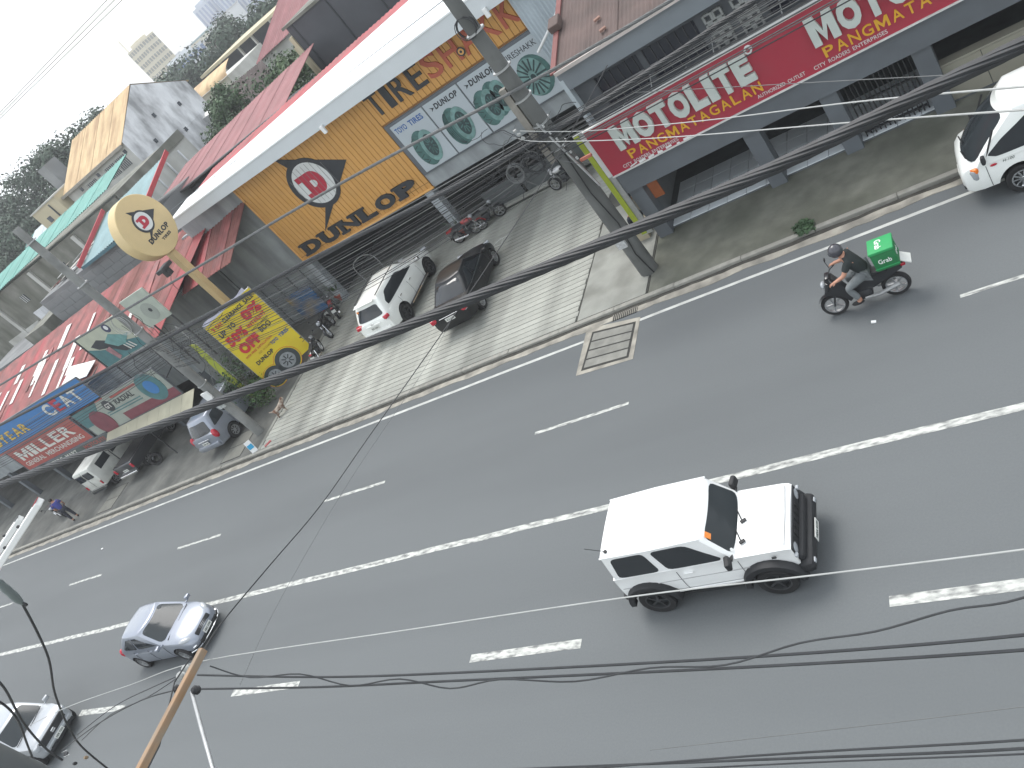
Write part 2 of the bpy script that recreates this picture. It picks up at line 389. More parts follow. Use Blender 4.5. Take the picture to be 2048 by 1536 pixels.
# ---------------------------------------------------------------- the tyre shop
ORANGE = mat('orange_panel', (.60,.315,.085), .55, .05, 1.5, dirt=(.50,.26,.07), dscale=.8, damt=.35, rand=.035)
ORANGE2 = mat('orange_trim', (.66,.36,.11), .55, .05, 2)
SIGNBLK = mat('sign_black', (.028,.032,.038), .5, .06, 3)
SIGNRED = mat('sign_red', (.42,.025,.05), .5, .05, 3)
SIGNWHT = mat('sign_white', (.62,.64,.63), .55, .05, 3)
FADERED = mat('faded_red', (.42,.10,.055), .6, .08, 3)
CANW = mat('canopy_white', (.78,.80,.80), .55, .03, 1, dirt=(.62,.63,.63), dscale=.7, damt=.3)
WALLG = mat('grey_render', (.30,.325,.335), .85, .12, 1.2, dirt=(.12,.13,.135), dscale=.7, damt=.6, dstretch=(2,2,.4))
PALEBL = mat('pale_blue_sheet', (.40,.46,.50), .5, .06, 2, dirt=(.30,.34,.36), dscale=1, damt=.4)
LITE = mat('display_backing', (.42,.47,.50), .45, .04, 1)
TEAL = mat('print_teal', (.06,.14,.13), .5, .3, 4)
TEAL2 = mat('print_teal_pale', (.15,.27,.255), .5, .3, 5)
TEALD = mat('print_teal_dark', (.03,.055,.058), .5, .2, 5)
REDROOF = mat('red_roof', (.34,.055,.062), .6, .14, 1.0, dirt=(.20,.06,.06), dscale=.9, damt=.75)
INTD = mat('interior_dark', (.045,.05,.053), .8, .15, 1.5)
F = 27.98
shop = thing('tyre_shop', 'orange ribbed tyre shop with white canopy and large black lettering', 'shop', (-20,28,0), 0, None, True)
MB().box(-32.6,-12.0,28.08,28.45,2.66,7.55).build('upper_wall', WALLG, shop)
MB().box(-33.6,-28.50,28.46,28.7,0.05,6.7).build('side_wall', WALLG, shop)
for i in range(5): MB().box(-33.4+i*1.0,-33.36+i*1.0,28.42,28.459,.1,6.6).build('wall_joint', mat('joint_dark',(.10,.11,.115),.9), shop)
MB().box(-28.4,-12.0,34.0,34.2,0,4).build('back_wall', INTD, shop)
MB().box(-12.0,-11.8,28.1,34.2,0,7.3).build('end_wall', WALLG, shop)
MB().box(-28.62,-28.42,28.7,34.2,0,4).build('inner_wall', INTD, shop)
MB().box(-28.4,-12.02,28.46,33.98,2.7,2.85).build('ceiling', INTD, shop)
MB().box(-28.4,-12.02,29.92,33.98,.02,.10).build('shop_floor', mat('shop_floor',(.14,.145,.14),.6,.1,2), shop)
COLM = mat('column_paint', (.34,.37,.39), .7, .08, 2, dirt=(.2,.21,.22), dscale=1.5, damt=.5)
for x in (-28.25, -20.25, -12.25):
    MB().box(x-.2,x+.2,28.02,28.44,LZ,2.70).build('column', COLM, shop)
# rib panels
pw = .252; n1 = 33
pm = MB().obox((0,0,0), (pw-.024,.04,4.52), bev=.006).mesh('panel', ORANGE)
for i in range(n1):
    o = mobj('panel', pm, shop); o.location = (-28.2+pw*(i+.5), F+.05, 2.74+2.26)
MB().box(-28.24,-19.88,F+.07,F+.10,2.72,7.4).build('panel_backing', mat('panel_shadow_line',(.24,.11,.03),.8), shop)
pm2 = MB().obox((0,0,0), (pw-.024,.04,1.62), bev=.006).mesh('panel', ORANGE)
for i in range(30):
    o = mobj('panel', pm2, shop); o.location = (-19.87+pw*(i+.5), F+.05, 5.88+.81)
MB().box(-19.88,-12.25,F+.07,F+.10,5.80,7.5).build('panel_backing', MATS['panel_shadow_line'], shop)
for (x0,x1,z) in ((-28.3,-19.84,2.70),):
    MB().obox(((x0+x1)/2,F+.03,z), (x1-x0,.12,.10), bev=.03).build('lower_trim', ORANGE2, shop)
MB().obox((-28.25,F+.03,4.98), (.10,.12,4.6), bev=.03).build('side_trim', ORANGE2, shop)
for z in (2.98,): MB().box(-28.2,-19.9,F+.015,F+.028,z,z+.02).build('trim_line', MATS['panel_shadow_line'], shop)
def letters(txt, x0, x1, z0, z1, y, m, parent, extrude=.05, bold=.02, gap=.12, slab=False, mats=None, up=(0,0,1), right=(1,0,0), org=None, shear=0, mi=None):
    """each letter its own part, spread evenly between x0 and x1"""
    ad = {'I': .45, 'M': 1.25, 'W': 1.3, 'J': .8, 'L': .85, 'E': .88, 'T': .92, 'F': .85, ' ': .5, '-': .6, '1': .6}
    ws = [ad.get(c, 1.0) for c in txt]; tot = sum(ws)+gap*(len(txt)-1); k = (x1-x0)/tot; x = x0
    for i, ch in enumerate(txt):
        w = ws[i]*k
        if ch != ' ':
            if ch == 'M':
                s_ = .17+bold*1.9; hh = z1-z0
                mb = MB().prism([(a*w, b*hh, 0) for a, b in ((0,0),(0,1),(s_*1.15,1),(.5,.42),(1-s_*1.15,1),(1,1),(1,0),(1-s_,0),(1-s_,.60),(.5,.06),(s_,.60),(s_,0))], (0,0,extrude))
            else: mb = textmesh(ch, z1-z0, extrude, bold*(.35 if ch in 'MNW' and bold > .04 else 1), width=w, shear=shear)
            if slab:
                h = z1-z0; s_ = h*.16
                if ch in 'DNLPU':
                    for zz in ((0,) if ch == 'U' and False else (0, h-s_)):
                        if ch == 'U' and zz == 0: continue
                        if ch == 'L' and zz == 0: mb.box(-.06*w, w*.5, zz, zz+s_, -.001, extrude+.004); continue
                        if ch == 'L': mb.box(-.06*w, w*.55, zz, zz+s_, -.001, extrude+.004); continue
                        mb.box(-.10*w, w*.36, zz, zz+s_, -.001, extrude+.004)
                    if ch in 'UN': mb.box(w*.66, w*1.10, h-s_, h, -.001, extrude+.004)
            M = facade((org or (0,0,0)), right, up) if org else None
            if org is None: M = facade((x, y, z0), (1,0,0), (0,0,1))
            else: M = facade(org, right, up) @ Matrix.Translation((x, z0, y))
            mesh = xf(mb, M).build('letter', mats[i] if mats else m, parent)
        x += w+gap*k
letters('DUNLOP', -27.70, -20.40, 2.92, 3.55, F+.03, SIGNBLK, shop, .10, .055, .16, slab=True)
letters('TIRESHAKK', -19.75, -12.45, 6.22, 7.18, F+.03, None, shop, .05, .012, .22, mats=[SIGNBLK]*4+[FADERED]*5)
def flying_d(parent, M, s, zoff=.0, d=.03):
    """black arrow, white disc, red D in a frame M (x right, y up, z to the reader)"""
    def P2(pts, z, dep, m, name):
        return xf(MB().prism([(a*s, b*s, z) for a, b in pts], (0,0,dep)), M).build(name, m, parent)
    P2([(2.2,.05),(-.75,1.72),(-.45,1.05),(.35,.75),(1.0,0),(.55,-.8),(-.35,-1.05),(-1.45,-2.05)], 0, d, SIGNBLK, 'logo_arrow')
    P2([(1.22*math.cos(a), 1.22*math.sin(a)) for a in [2*PI*i/40 for i in range(40)]], .004, d, SIGNBLK, 'logo_ring')
    P2([(1.0*math.cos(a)+.04, 1.0*math.sin(a)) for a in [2*PI*i/40 for i in range(40)]], .010, d, SIGNWHT, 'logo_disc')
    arc = [(.12+.52*math.cos(a), .56*math.sin(a)) for a in [-PI/2+PI*i/14 for i in range(15)]]
    out = [(-.68,.56),(-.68,.30),(-.42,.30),(-.42,-.30),(-.68,-.30),(-.68,-.56)] + arc
    P2(out, .018, d, SIGNRED, 'logo_letter')
    P2([(-.06,.17),(-.06,-.17),(.08,-.17),(.20,-.10),(.24,0),(.20,.10),(.08,.17)], .026, d, SIGNWHT, 'logo_counter')
flying_d(shop, facade((-24.5,F+.028,5.52), (1,0,0), (0,0,1)) , 1.0)
# ribs over the logo disc
for i in range(9): MB().box(-25.4+i*.252-.006,-25.4+i*.252+.006,F-.045,F-.035,4.62 if 1<i<7 else 4.95,6.42 if 1<i<7 else 6.1).build('rib_line', mat('rib_grey',(.25,.25,.25),.7), shop)
# display of tyres
MB().box(-19.84,-12.3,F+.02,F+.075,3.30,5.78).build('display_frame', GREYP, shop)
pan = []
for i in range(4):
    x0 = -19.62+i*1.80
    pan.append(MB().obox((x0+.88,F,4.52), (1.74,.04,2.28), bev=.015).build('display_panel', LITE, shop))
def ell(cx, cz, rx, rz, rot, z, m, name, parent, n=28, dep=.006, start=0, end=2*PI):
    pts = []
    for i in range(n):
        a = start+(end-start)*i/n; x = rx*math.cos(a); y = rz*math.sin(a)
        pts.append((cx+x*math.cos(rot)-y*math.sin(rot), F-.022-z, cz+x*math.sin(rot)+y*math.cos(rot)))
    return MB().prism(pts, (0,-dep,0)).build(name, m, parent)
def tyre_print(p, cx, cz, s, tread):
    """printed tyre seen three quarter: tread drum, side wall, rim"""
    ell(cx-.16*s, cz, .50*s, .80*s, -.15, .001, TEAL, 'printed_tread', p)
    for k in range(7):
        a = -1.1+k*.36
        c = (cx-.16*s-.40*s*math.cos(a*.6), cz+.62*s*math.sin(a))
        if tread: MB().obox((c[0]+.05,F-.033,c[1]), (.22*s,.004,.035*s), rotm(0,.5 if k % 2 else -.4,0)).build('printed_groove', TEALD, p)
    if not tread:
        for k in range(4):
            pts = []
            for i in range(11):
                a = 2.0+i*.24; pts.append((cx-.16*s+(.46-.07*k)*s*math.cos(a), F-.033, cz+.76*s*math.sin(a)))
            MB().tube(pts, .012*s, 4).build('printed_groove', TEALD, p)
    ell(cx+.12*s, cz, .40*s, .72*s, -.15, .008, TEAL2, 'printed_sidewall', p)
    ell(cx+.14*s, cz, .26*s, .50*s, -.15, .016, TEALD, 'printed_wheel', p)
    for k in range(10):
        a = k*PI/5+.3; MB().obox((cx+.14*s+.14*s*math.cos(a),F-.044,cz+.27*s*math.sin(a)), (.24*s*math.hypot(.6*math.cos(a),1.1*math.sin(a)),.004,.045*s), rotm(0,-math.atan2(.27*math.sin(a),.14*math.cos(a)),0)).build('printed_spoke', TEAL, p)
tyre_print(pan[0], -18.72, 4.25, .98, True)
tyre_print(pan[1], -16.95, 4.30, 1.0, False)
tyre_print(pan[2], -15.45, 4.28, .92, True); tyre_print(pan[2], -14.95, 4.40, .90, True)
ell(-13.25, 4.35, .66, .80, -.1, .001, TEAL, 'printed_rim', pan[3]); ell(-13.35, 4.35, .56, .74, -.1, .008, TEAL2, 'printed_rim_face', pan[3])
for k in range(16):
    a = k*PI/8; MB().obox((-13.35+.36*math.cos(a),F-.04,4.35+.48*math.sin(a)), (.44,.004,.065), rotm(0,-math.atan2(.48*math.sin(a),.36*math.cos(a)),0)).build('printed_spoke', TEALD, pan[3])
ell(-13.35, 4.35, .10, .12, 0, .022, TEALD, 'printed_hub', pan[3])
def word(txt, x, z, h, y, m, parent, width=None, bold=.01, name='lettering', ex=.004, shear=0.):
    ws = txt.split(' '); tot = len(txt); x_ = x
    for w_ in ws:
        ww = width*len(w_)/tot if width and len(ws) > 1 else width
        o = xf(textmesh(w_, h, ex, bold, ww, shear), facade((x_,y,z), (1,0,0), (0,0,1))).build(name, m, parent)
        x_ += (width or 0)*(len(w_)+1)/tot
    return o
BLUEP = mat('print_blue', (.03,.10,.30), .5)
word('TOYO TIRES', -19.50, 5.27, .24, F-.022, BLUEP, pan[0], 1.45, .03)
word('DUNLOP', -17.40, 5.27, .24, F-.022, SIGNBLK, pan[1], 1.18, .04, shear=.15); word('DUNLOP', -15.62, 5.27, .24, F-.022, SIGNBLK, pan[2], 1.18, .04, shear=.15)
word('TIRESHAKK', -13.98, 5.27, .22, F-.022, SIGNBLK, pan[3], 1.45, .0)
for p_, x in ((pan[1],-17.62),(pan[2],-15.84)): MB().prism([(x,F-.024,5.45),(x+.2,F-.024,5.38),(x+.02,F-.024,5.27),(x+.08,F-.024,5.37)], (0,-.004,0)).build('arrow_mark', SIGNBLK, p_)
# little wheel emblem between the letters
ell(-15.05, 6.50, .17, .17, 0, .04, SIGNBLK, 'wheel_emblem', shop); ell(-15.05, 6.50, .115, .115, 0, .05, ORANGE2, 'wheel_emblem_rim', shop); ell(-15.05, 6.50, .05, .05, 0, .06, SIGNBLK, 'wheel_emblem_hub', shop)
# canopy: front fascia and sloping white top
cf_ = [(-31.6,27.0,7.38),(-11.2,27.0,7.22),(-11.2,27.0,7.90),(-31.6,27.0,7.82)]
MB().prism(cf_, (0,.05,0)).build('canopy_fascia', mat('fascia_grey',(.55,.585,.60),.5,.03,1), shop)
MB().prism([(-31.62,26.97,7.83),(-11.18,26.97,7.91),(-11.18,28.8,8.98),(-31.62,28.8,7.90)], (0,0,.06)).build('canopy_top', CANW, shop)
MB().prism([(-31.6,27.06,7.40),(-11.2,27.06,7.24),(-11.2,28.06,7.40),(-31.6,28.06,7.50)], (0,0,.02)).build('canopy_soffit', mat('soffit',(.45,.45,.44),.7), shop)
MB().tube([(-31.6,27.5,8.16),(-11.2,27.5,8.30)], .012, 5).build('canopy_seam', GREYP, shop)
for x in (-21.3,-12.9): MB().obox((x,26.93,7.25), (.16,.12,.34), bev=.02).build('flood_lamp', WHITEP, shop)
# red roof behind the canopy
def corr(A, B, Cc, D, pitch, amp, nv=1):
    """corrugated sheet A-B along the eave, D-C along the ridge"""
    A, B, Cc, D = map(Vector, (A, B, Cc, D)); L = (B-A).length; n = max(2, int(L/pitch*4)); nr = (B-A).cross(D-A).normalized()
    if nr.z < 0: nr = -nr
    def fn(u, v):
        p = (A*(1-u)+B*u)*(1-v)+(D*(1-u)+Cc*u)*v
        return p + nr*(amp*math.sin(2*PI*u*L/pitch))
    mb = MB().grid(fn, n, nv)
    mb.grid(lambda u, v: fn(u, v)-nr*.02, n, nv)
    return mb
def roof_sheets(parent, A, B, Cc, D, w, pitch, amp, m, name='roof_sheet', skip=None, alt=None):
    A, B, Cc, D = map(Vector, (A, B, Cc, D)); n = max(1, round((B-A).length/w))
    for i in range(n):
        u0 = i/n; u1 = (i+1)/n+.004; z = Vector((0,0,.012*(i % 2)))
        mm = m if not alt or i not in alt else alt[i]
        corr(A+(B-A)*u0+z, A+(B-A)*u1+z, D+(Cc-D)*u1+z, D+(Cc-D)*u0+z, pitch, amp).build(name, mm, parent, True)
roof_sheets(shop, (-31.4,28.8,7.85), (-12.0,28.8,8.9), (-12.0,31.2,8.95), (-31.4,31.2,7.98), 1.9, .25, .02, REDROOF)
# low wall, gate posts and benches under the display
for k in range(3):
    MB().obox((-17.9+k*2.0,28.75,.62), (1.85,.10,1.05), bev=.02).build('low_wall_panel', mat('low_wall',(.085,.095,.095),.7,.1,2), shop)
MB().obox((-15.9,28.46,.30), (6.2,.30,.10), bev=.02).build('ledge', CONC2, shop)
# frame bars inside the bay
fr = thing('bicycle_stand', 'bent grey metal tube stand inside the open bay', 'stand', (-26.3,28.7,LZ))
MB().tube(smooth_path([(-.6,0,0),(-.6,0,1.0),(.1,.1,1.25),(.8,0,1.0),(.8,0,0)]), .03, 6).tube([(-.6,0,.55),(.8,0,.55)], .025, 6).build('tube_frame', STEEL, fr, True)
# tyres racked in the bay
for i in range(5):
    t = MB().lathe([(.20,-.10),(.31,-.11),(.33,-.05),(.33,.05),(.31,.11),(.20,.10)], 20, close=True).build('tyre', BLACK, None, True)
    t.location = (-19.2+.0, 31.0, .22+i*.225); tag(t, ORD[i]+' black tyre from the bottom of the stack in the bay', 'tyre', 'tyres stacked in the bay')
# corrugated pale wall right of the shop
pwl = thing('sheet_wall', 'pale blue corrugated sheet wall between the two shops', 'wall', (-11,26.5,0), 0, None, True)
for i in range(4):
    a = Vector((-12.25+i*.72, 27.4, 0)); 
    corr((a.x,27.4,2.9), (a.x+.73,27.4,2.9), (a.x+.73,27.4,7.3), (a.x,27.4,7.3), .14, .015).build('sheet', PALEBL, pwl, True)
for i in range(3):
    MB().obox((-9.62,22.2+i*1.75,3.7), (.12,1.72,4.0)).build('side_panel', mat('side_panel_pale',(.46,.52,.55),.6,.05,2,dirt=(.34,.38,.4),dscale=1,damt=.5), pwl)
pp = MB().tube([PY(1076,105,26.9), PY(1100,55,26.9), PY(1128,-10,26.9)], .05, 8).build('drain_pipe', WHITEP, None, True); tag(pp, 'white drain pipe slanting across the pale sheet wall', 'pipe')
# ---------------------------------------------------------------- the battery shop
RED = mat('sign_panel_red', (.36,.032,.055), .45, .05, 1.2, dirt=(.27,.05,.06), dscale=1.2, damt=.4)
LGREY = mat('letter_face', (.50,.545,.51), .5, .05, 3); YEL = mat('letter_yellow', (.66,.36,.03), .5, .05, 4)
BRROOF = mat('brown_roof', (.112,.078,.070), .8, .16, 1.5, dirt=(.07,.055,.05), dscale=1.2, damt=.6)
bs = thing('battery_shop', 'grey battery shop with a long red sign and brown roof', 'shop', (-2,21.4,0), 0, None, True)
BX0, BX1 = -9.75, 9.0
for x in (-9.55, -5.95, -3.85, -1.6, 2.6):
    MB().box(x-.22,x+.22,21.12,21.6,.07,2.02).build('column', GREYP, bs)
MB().box(BX0,BX1,20.98,21.5,1.97,2.72).build('beam', GREYP, bs)
MB().box(BX0+.1,BX1,21.62,21.9,2.6,5.35).build('upper_wall', mat('upper_wall_grey',(.10,.11,.12),.8,.1,1.5,dirt=(.06,.065,.07),dscale=1,damt=.5), bs)
MB().box(BX0+.1,BX1,21.35,21.9,5.36,5.95).build('roof_beam', mat('beam_grey',(.20,.225,.245),.6,.05,1.5), bs)
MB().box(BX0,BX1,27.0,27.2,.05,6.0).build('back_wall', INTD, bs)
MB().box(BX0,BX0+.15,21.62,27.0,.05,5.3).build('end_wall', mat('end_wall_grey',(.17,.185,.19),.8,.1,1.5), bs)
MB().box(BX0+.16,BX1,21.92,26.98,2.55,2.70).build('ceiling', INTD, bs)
MB().box(BX0+.16,BX1,21.38,26.98,.07,.105).build('floor_bed', MATS['joint_dark'], bs)
TILE = mat('floor_tile', (.62,.66,.68), .3, .05, 2, rand=.05)
tm_ = MB().obox((0,0,0), (.585,.585,.03), bev=.004).mesh('floor_tile', TILE)
for i in range(13):
    for j in range(4):
        o = mobj('floor_tile', tm_, bs); o.location = (-9.05+i*.6, 21.70+j*.6, .121)
# roof
roof_sheets(bs, (-9.62,21.2,5.98), (9,21.2,5.98), (9,27.3,7.45), (-9.62,27.3,7.45), 1.0, .13, .012, BRROOF)
MB().obox((-.3,21.18,5.98), (18.6,.05,.10)).build('eave_flashing', mat('flashing',(.5,.45,.42),.5,.1,3), bs)
rt = Vector((0,6.1,1.47)); MB().prism([(-9.72,21.2,6.0),(-9.55,21.2,6.0),(-9.55,27.3,7.47),(-9.72,27.3,7.47)], (0,0,.05)).build('verge_board', mat('verge_red',(.17,.06,.055),.7,.1,3), bs)
MB().obox((-9.62,23.2,6.62), (.36,.5,.22), rotm(.23,0,0), bev=.03).build('roof_vent', BRROOF, bs)
for q in ((-8.2,22.3),(-8.0,21.7)): MB().obox((q[0],q[1],6.02+(q[1]-21.2)*.241+.05), (.19,.09,.06), rotm(.2,0,.4)).build('loose_brick', mat('brick',(.25,.15,.12),.9), bs)
# upper windows with grilles and breeze blocks
for k, (x0, x1) in enumerate(((-8.9,-7.6),(-7.4,-5.9),(-4.2,-2.9),(-2.7,-1.2),(-.8,.9))):
    w = MB().box(x0,x1,21.585,21.615,4.30,5.2).build('window', mat('dusk_glass',(.02,.023,.032),.15,0,spec=.5), bs)
    for j in range(int((x1-x0)/.24)+1):
        MB().box(x0+j*.24-.012,x0+j*.24+.012,21.55,21.58,4.28,5.22).build('bar', DARKM, w)
    MB().box(x0,x1,21.54,21.56,4.72,4.76).build('rail', mat('rail_grey',(.2,.2,.2),.6), w)
BREEZE = mat('breeze_block', (.26,.27,.26), .85, .15, 5, rand=.1)
bm_ = MB(); 
for a in (-.1, .1): bm_.box(a-.028,a+.028,-.05,.05,-.11,.11)
for a in (-.1, .1): bm_.box(-.07,.07,-.045,.045,a-.028,a+.028)
bmm = bm_.mesh('breeze_block', BREEZE)
for k in range(2):
    for i in range(2):
        for j in range(4):
            o = mobj('breeze_block', bmm, bs); o.location = (-5.55+k*.75+i*.26, 21.56, 4.28+j*.26)
# the long red sign
sg_ = thing('shop_sign', 'long red battery shop sign with pale raised letters', 'sign', (-4,20.9,2.74), 0, None, True)
MB().box(-9.72,BX1,20.80,20.97,2.74,4.30).build('sign_board', RED, sg_)
MB().box(-9.74,BX1,20.78,20.98,4.302,4.34).build('top_trim', mat('trim_white',(.6,.6,.58),.6), sg_)
MB().box(-9.74,BX1,20.77,20.80,2.70,2.745).build('bottom_trim', MATS['trim_white'], sg_)
for k in range(3):
    x = -9.05+k*5.52
    letters('MOTOLITE', x, x+4.05, 3.36, 4.10, 20.80, LGREY, sg_, .11, .06, .10)
    letters('PANGMATAGALAN', x+.10, x+4.02, 2.98, 3.26, 20.80, YEL, sg_, .025, .01, .28)
    word('CITY ROADERS ENTERPRISES', x-.25, 2.82, .10, 20.797, MATS['trim_white'], sg_, 1.75, .004, 'small_lettering')
    if k < 2: word('AUTHORIZED OUTLET', x+3.80, 2.83, .10, 20.797, MATS['trim_white'], sg_, 1.25, .004, 'small_lettering')
    MB().lathe([(.10,0),(.10,.10)], 16, tr((x+4.16,20.80,4.14), rotm(PI/2,0,0))).build('round_emblem', SIGNWHT, sg_)
    MB().lathe([(.055,.101),(.055,.106)], 12, tr((x+4.16,20.80,4.14), rotm(PI/2,0,0))).build('emblem_centre', RED, sg_)
# torn white edge under the sign
random.seed(2)
for i in range(7): MB().obox((-9.0+i*.28,20.78,2.77+random.uniform(-.01,.03)), (random.uniform(.08,.25),.012,random.uniform(.03,.09)), rotm(0,random.uniform(-.2,.2),0)).build('torn_paper', WHITEP, sg_)
for i in range(9): MB().tube([(-8.4+i*.9,21.5,4.25+.35*(i%2)),(-8.4+i*.9,21.0,4.36)], .016, 5).build('stay', STEEL, sg_)
# side return of the sign: green and white strip
sr = thing('side_sign', 'narrow green and white return panel at the end of the red sign', 'sign', (-9.8,21.2,2), 0, None, True)
GREEN = mat('lime_panel', (.30,.36,.03), .5, .08, 3)
MB().box(-10.12,-9.76,20.95,21.0,.5,4.3).build('frame', STEEL, sr)
MB().box(-10.10,-9.94,20.92,20.95,.55,4.26).build('green_strip', GREEN, sr); MB().box(-9.93,-9.78,20.925,20.95,2.7,4.2).build('white_strip', SIGNWHT, sr)
op = MB().box(-9.32,-9.0,21.45,21.5,1.2,1.95).build('orange_notice', mat('orange_notice',(.35,.11,.04),.7)); tag(op, 'faded orange notice hanging in the battery shop corner', 'notice')
# folding gate at the right of the open bays
fg = thing('folding_gate', 'dark folding metal gate right of the battery shop bays', 'gate', (-2.7,21.5,.1))
for i in range(14): MB().tube([(-.8+i*.12,.05*(i % 2),0),(-.8+i*.12,.05*(i % 2),1.9)], .018, 6).build('slat', DARKM, fg)
for z in (.15,1.0,1.8): MB().box(-.8,.78,-.02,.07,z,z+.03).build('rail', DARKM, fg)
# low beige tiled wall of the next shop
lw = thing('tiled_wall', 'low beige tiled wall behind the white truck', 'wall', (2.5,21.4,.07))
LW = mat('beige_tile', (.30,.29,.235), .6, .1, 2, dirt=(.2,.19,.16), dscale=1, damt=.5, rand=.08)
MB().box(-4.0,6,.05,.3,0,1.02).build('core', MATS['joint_dark'], lw)
lm = MB().obox((0,0,0), (.985,.03,.48), bev=.006).mesh('tile', LW)
for i in range(10):
    for j in range(2):
        o = mobj('tile', lm, lw); o.location = (-3.5+i, .03, .26+j*.5)
MB().box(-4.02,6,-.01,.32,1.02,1.07).build('coping', LW, lw)
MB().tube([(-4.15,-.05,0),(-4.15,-.05,1.3)], .05, 10).build('post', GREYP, lw)
# things inside the bays
for i, (x, y, w, h, c) in enumerate(((-7.9,26.2,2.0,1.5,(.10,.10,.11)),(-4.9,26.0,1.2,1.7,(.13,.12,.11)),(-.6,25.6,1.6,1.2,(.09,.1,.12)))):
    t = thing('display_rack', ('dark rack of batteries at the back of the left bay','tall dark rack at the back of the middle bay','low dark rack deep in the right bay')[i], 'rack', (x,y,.13))
    for s in (-1,1): MB().box(s*w/2-.03,s*w/2+.03,-.25,.25,0,h).build('upright', DARKM, t)
    for k in range(3):
        MB().box(-w/2+.03,w/2-.03,-.25,.25,.1+k*h*.4,.14+k*h*.4).build('shelf', DARKM, t)
        for j in range(int(w/.3)): MB().obox((-w/2+.2+j*.3,0,.145+k*h*.4+.1), (.24,.18,.2), bev=.015).build('battery', mat('battery%d'%(j%3), ((.08,.08,.09),(.16,.05,.05),(.2,.2,.2))[j%3], .5), t)
# ---------------------------------------------------------------- the merchandise shop with painted signs
ms = thing('merchandise_shop', 'low shop under red corrugated roofs with painted tyre signs', 'shop', (-40,24,0), 0, None, True)
MB().box(-70,-33.7,23.4,23.6,2.2,5.0).build('front_wall', WALLG, ms)
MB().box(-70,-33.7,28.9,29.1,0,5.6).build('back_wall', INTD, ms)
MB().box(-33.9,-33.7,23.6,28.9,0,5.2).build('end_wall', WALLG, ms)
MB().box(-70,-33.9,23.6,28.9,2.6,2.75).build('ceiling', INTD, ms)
for i in range(9): MB().box(-34.1-i*4.2,-33.8-i*4.2,23.3,23.6,.05,2.3).build('column', GREYP, ms)
PALESH = mat('translucent_sheet', (.66,.62,.58), .5, .1, 3); RED2 = mat('red_roof_faded', (.31,.105,.10), .7, .2, 1.6, dirt=(.17,.085,.08), dscale=1.1, damt=.85)
RED3 = mat('red_roof_rust', (.22,.085,.075), .8, .2, 1.6, dirt=(.13,.06,.05), dscale=1, damt=.6)
alt = {i: (REDROOF, RED2, RED3)[(i*7) % 3] for i in range(60)}; random.seed(4); alt = {i: random.choice([REDROOF,RED2,RED2,RED3,RED3]) for i in range(60)}
roof_sheets(ms, (-72,22.9,4.75), (-33.2,22.9,4.95), (-31.2,29.3,6.9), (-72,29.3,5.9), .95, .20, .022, RED2, alt=alt)
alt2 = {i: (RED2, REDROOF, RED3)[i % 3] for i in range(10)}; alt2[4] = RED3
roof_sheets(ms, (-33.0,25.4,5.2), (-28.9,25.4,5.3), (-27.9,29.0,7.0), (-33.0,29.0,6.6), .8, .20, .022, RED2, alt=alt2)
random.seed(12)
for i in range(34):
    u = random.uniform(0,1); v = random.uniform(.2,.75); x_ = -62+29*u; k_ = (x_+72)/40.0; sl = (1.15+.80*k_)/6.4
    p = Vector((x_, 22.9+6.4*v, 4.75+.2*k_+6.4*v*sl+.06))
    MB().obox(p, (random.uniform(.2,.6),random.uniform(.8,2.6),.02), rotm(math.atan(sl),0,random.uniform(-.04,.04))).build('roof_patch', random.choice([PALESH,PALESH,PALESH,RED2,RED3]), ms)
MB().prism([(-43,23.6,5.10),(-39.6,22.95,5.05),(-39.0,23.6,5.30),(-42.2,24.4,5.45)], (0,0,.03)).build('white_sheet', WHITEP, ms)
def board(name, label, x0, x1, z0, z1, y, m, rim=True):
    t = thing(name, label, 'sign', ((x0+x1)/2,y,z0), 0, None, True)
    MB().box(x0,x1,y,y+.06,z0,z1).build('board', m, t)
    if rim:
        for a,b,c,d in ((x0-.03,x1+.03,z1,z1+.05),(x0-.03,x1+.03,z0-.05,z0),(x0-.05,x0,z0,z1),(x1,x1+.05,z0,z1)): MB().box(a,b,y-.02,y+.07,c,d).build('rim', GREYP, t)
    for x in (x0+.3, x1-.3): MB().tube([(x,y+.07,(z0+z1)/2),(x,23.4,(z0+z1)/2+.2)], .03, 5).build('bracket', DARKM, t)
    return t
SB = mat('sign_blue', (.035,.17,.42), .55, .08, 1, dirt=(.06,.17,.34), dscale=1.2, damt=.5); SR = mat('sign_brick_red', (.36,.075,.06), .6, .1, 1.4, dirt=(.25,.08,.07), dscale=1.5, damt=.5)
SG = mat('sign_pale_green', (.30,.33,.29), .6, .1, 1.4, dirt=(.22,.24,.22), dscale=1.3, damt=.5); STL = mat('sign_teal', (.06,.16,.17), .6, .2, 2); MARO = mat('sign_maroon', (.17,.045,.06), .6, .15, 2)
WORN = mat('worn_white', (.58,.58,.54), .7, .12, 8)
b1 = board('painted_sign', 'blue painted sign with white and yellow tyre names', -53.0,-38.7, 4.15,5.55, 22.0, SB)
MB().box(-53,-38.7,21.985,21.999,4.02,4.145).build('red_edge', SR, b1)
letters('CEAT', -43.2, -39.6, 4.50, 5.25, 21.99, None, b1, .012, .03, .18, mats=[WORN, SIGNRED, WORN, WORN])
letters('GOODYEAR', -52.2, -45.6, 4.45, 5.05, 21.99, mat('sign_yellow',(.62,.42,.06),.6,.1,4), b1, .012, .03, .14, shear=.15)
b2 = board('painted_sign', 'brick red painted sign with white merchandising lettering', -49.8,-42.3, 2.45,3.98, 22.0, SR)
letters('MILLER', -49.2, -43.0, 3.10, 3.80, 21.99, WORN, b2, .012, .025, .16)
word('GENERAL MERCHANDISING', -49.4, 2.66, .30, 21.988, WORN, b2, 6.6, .01)
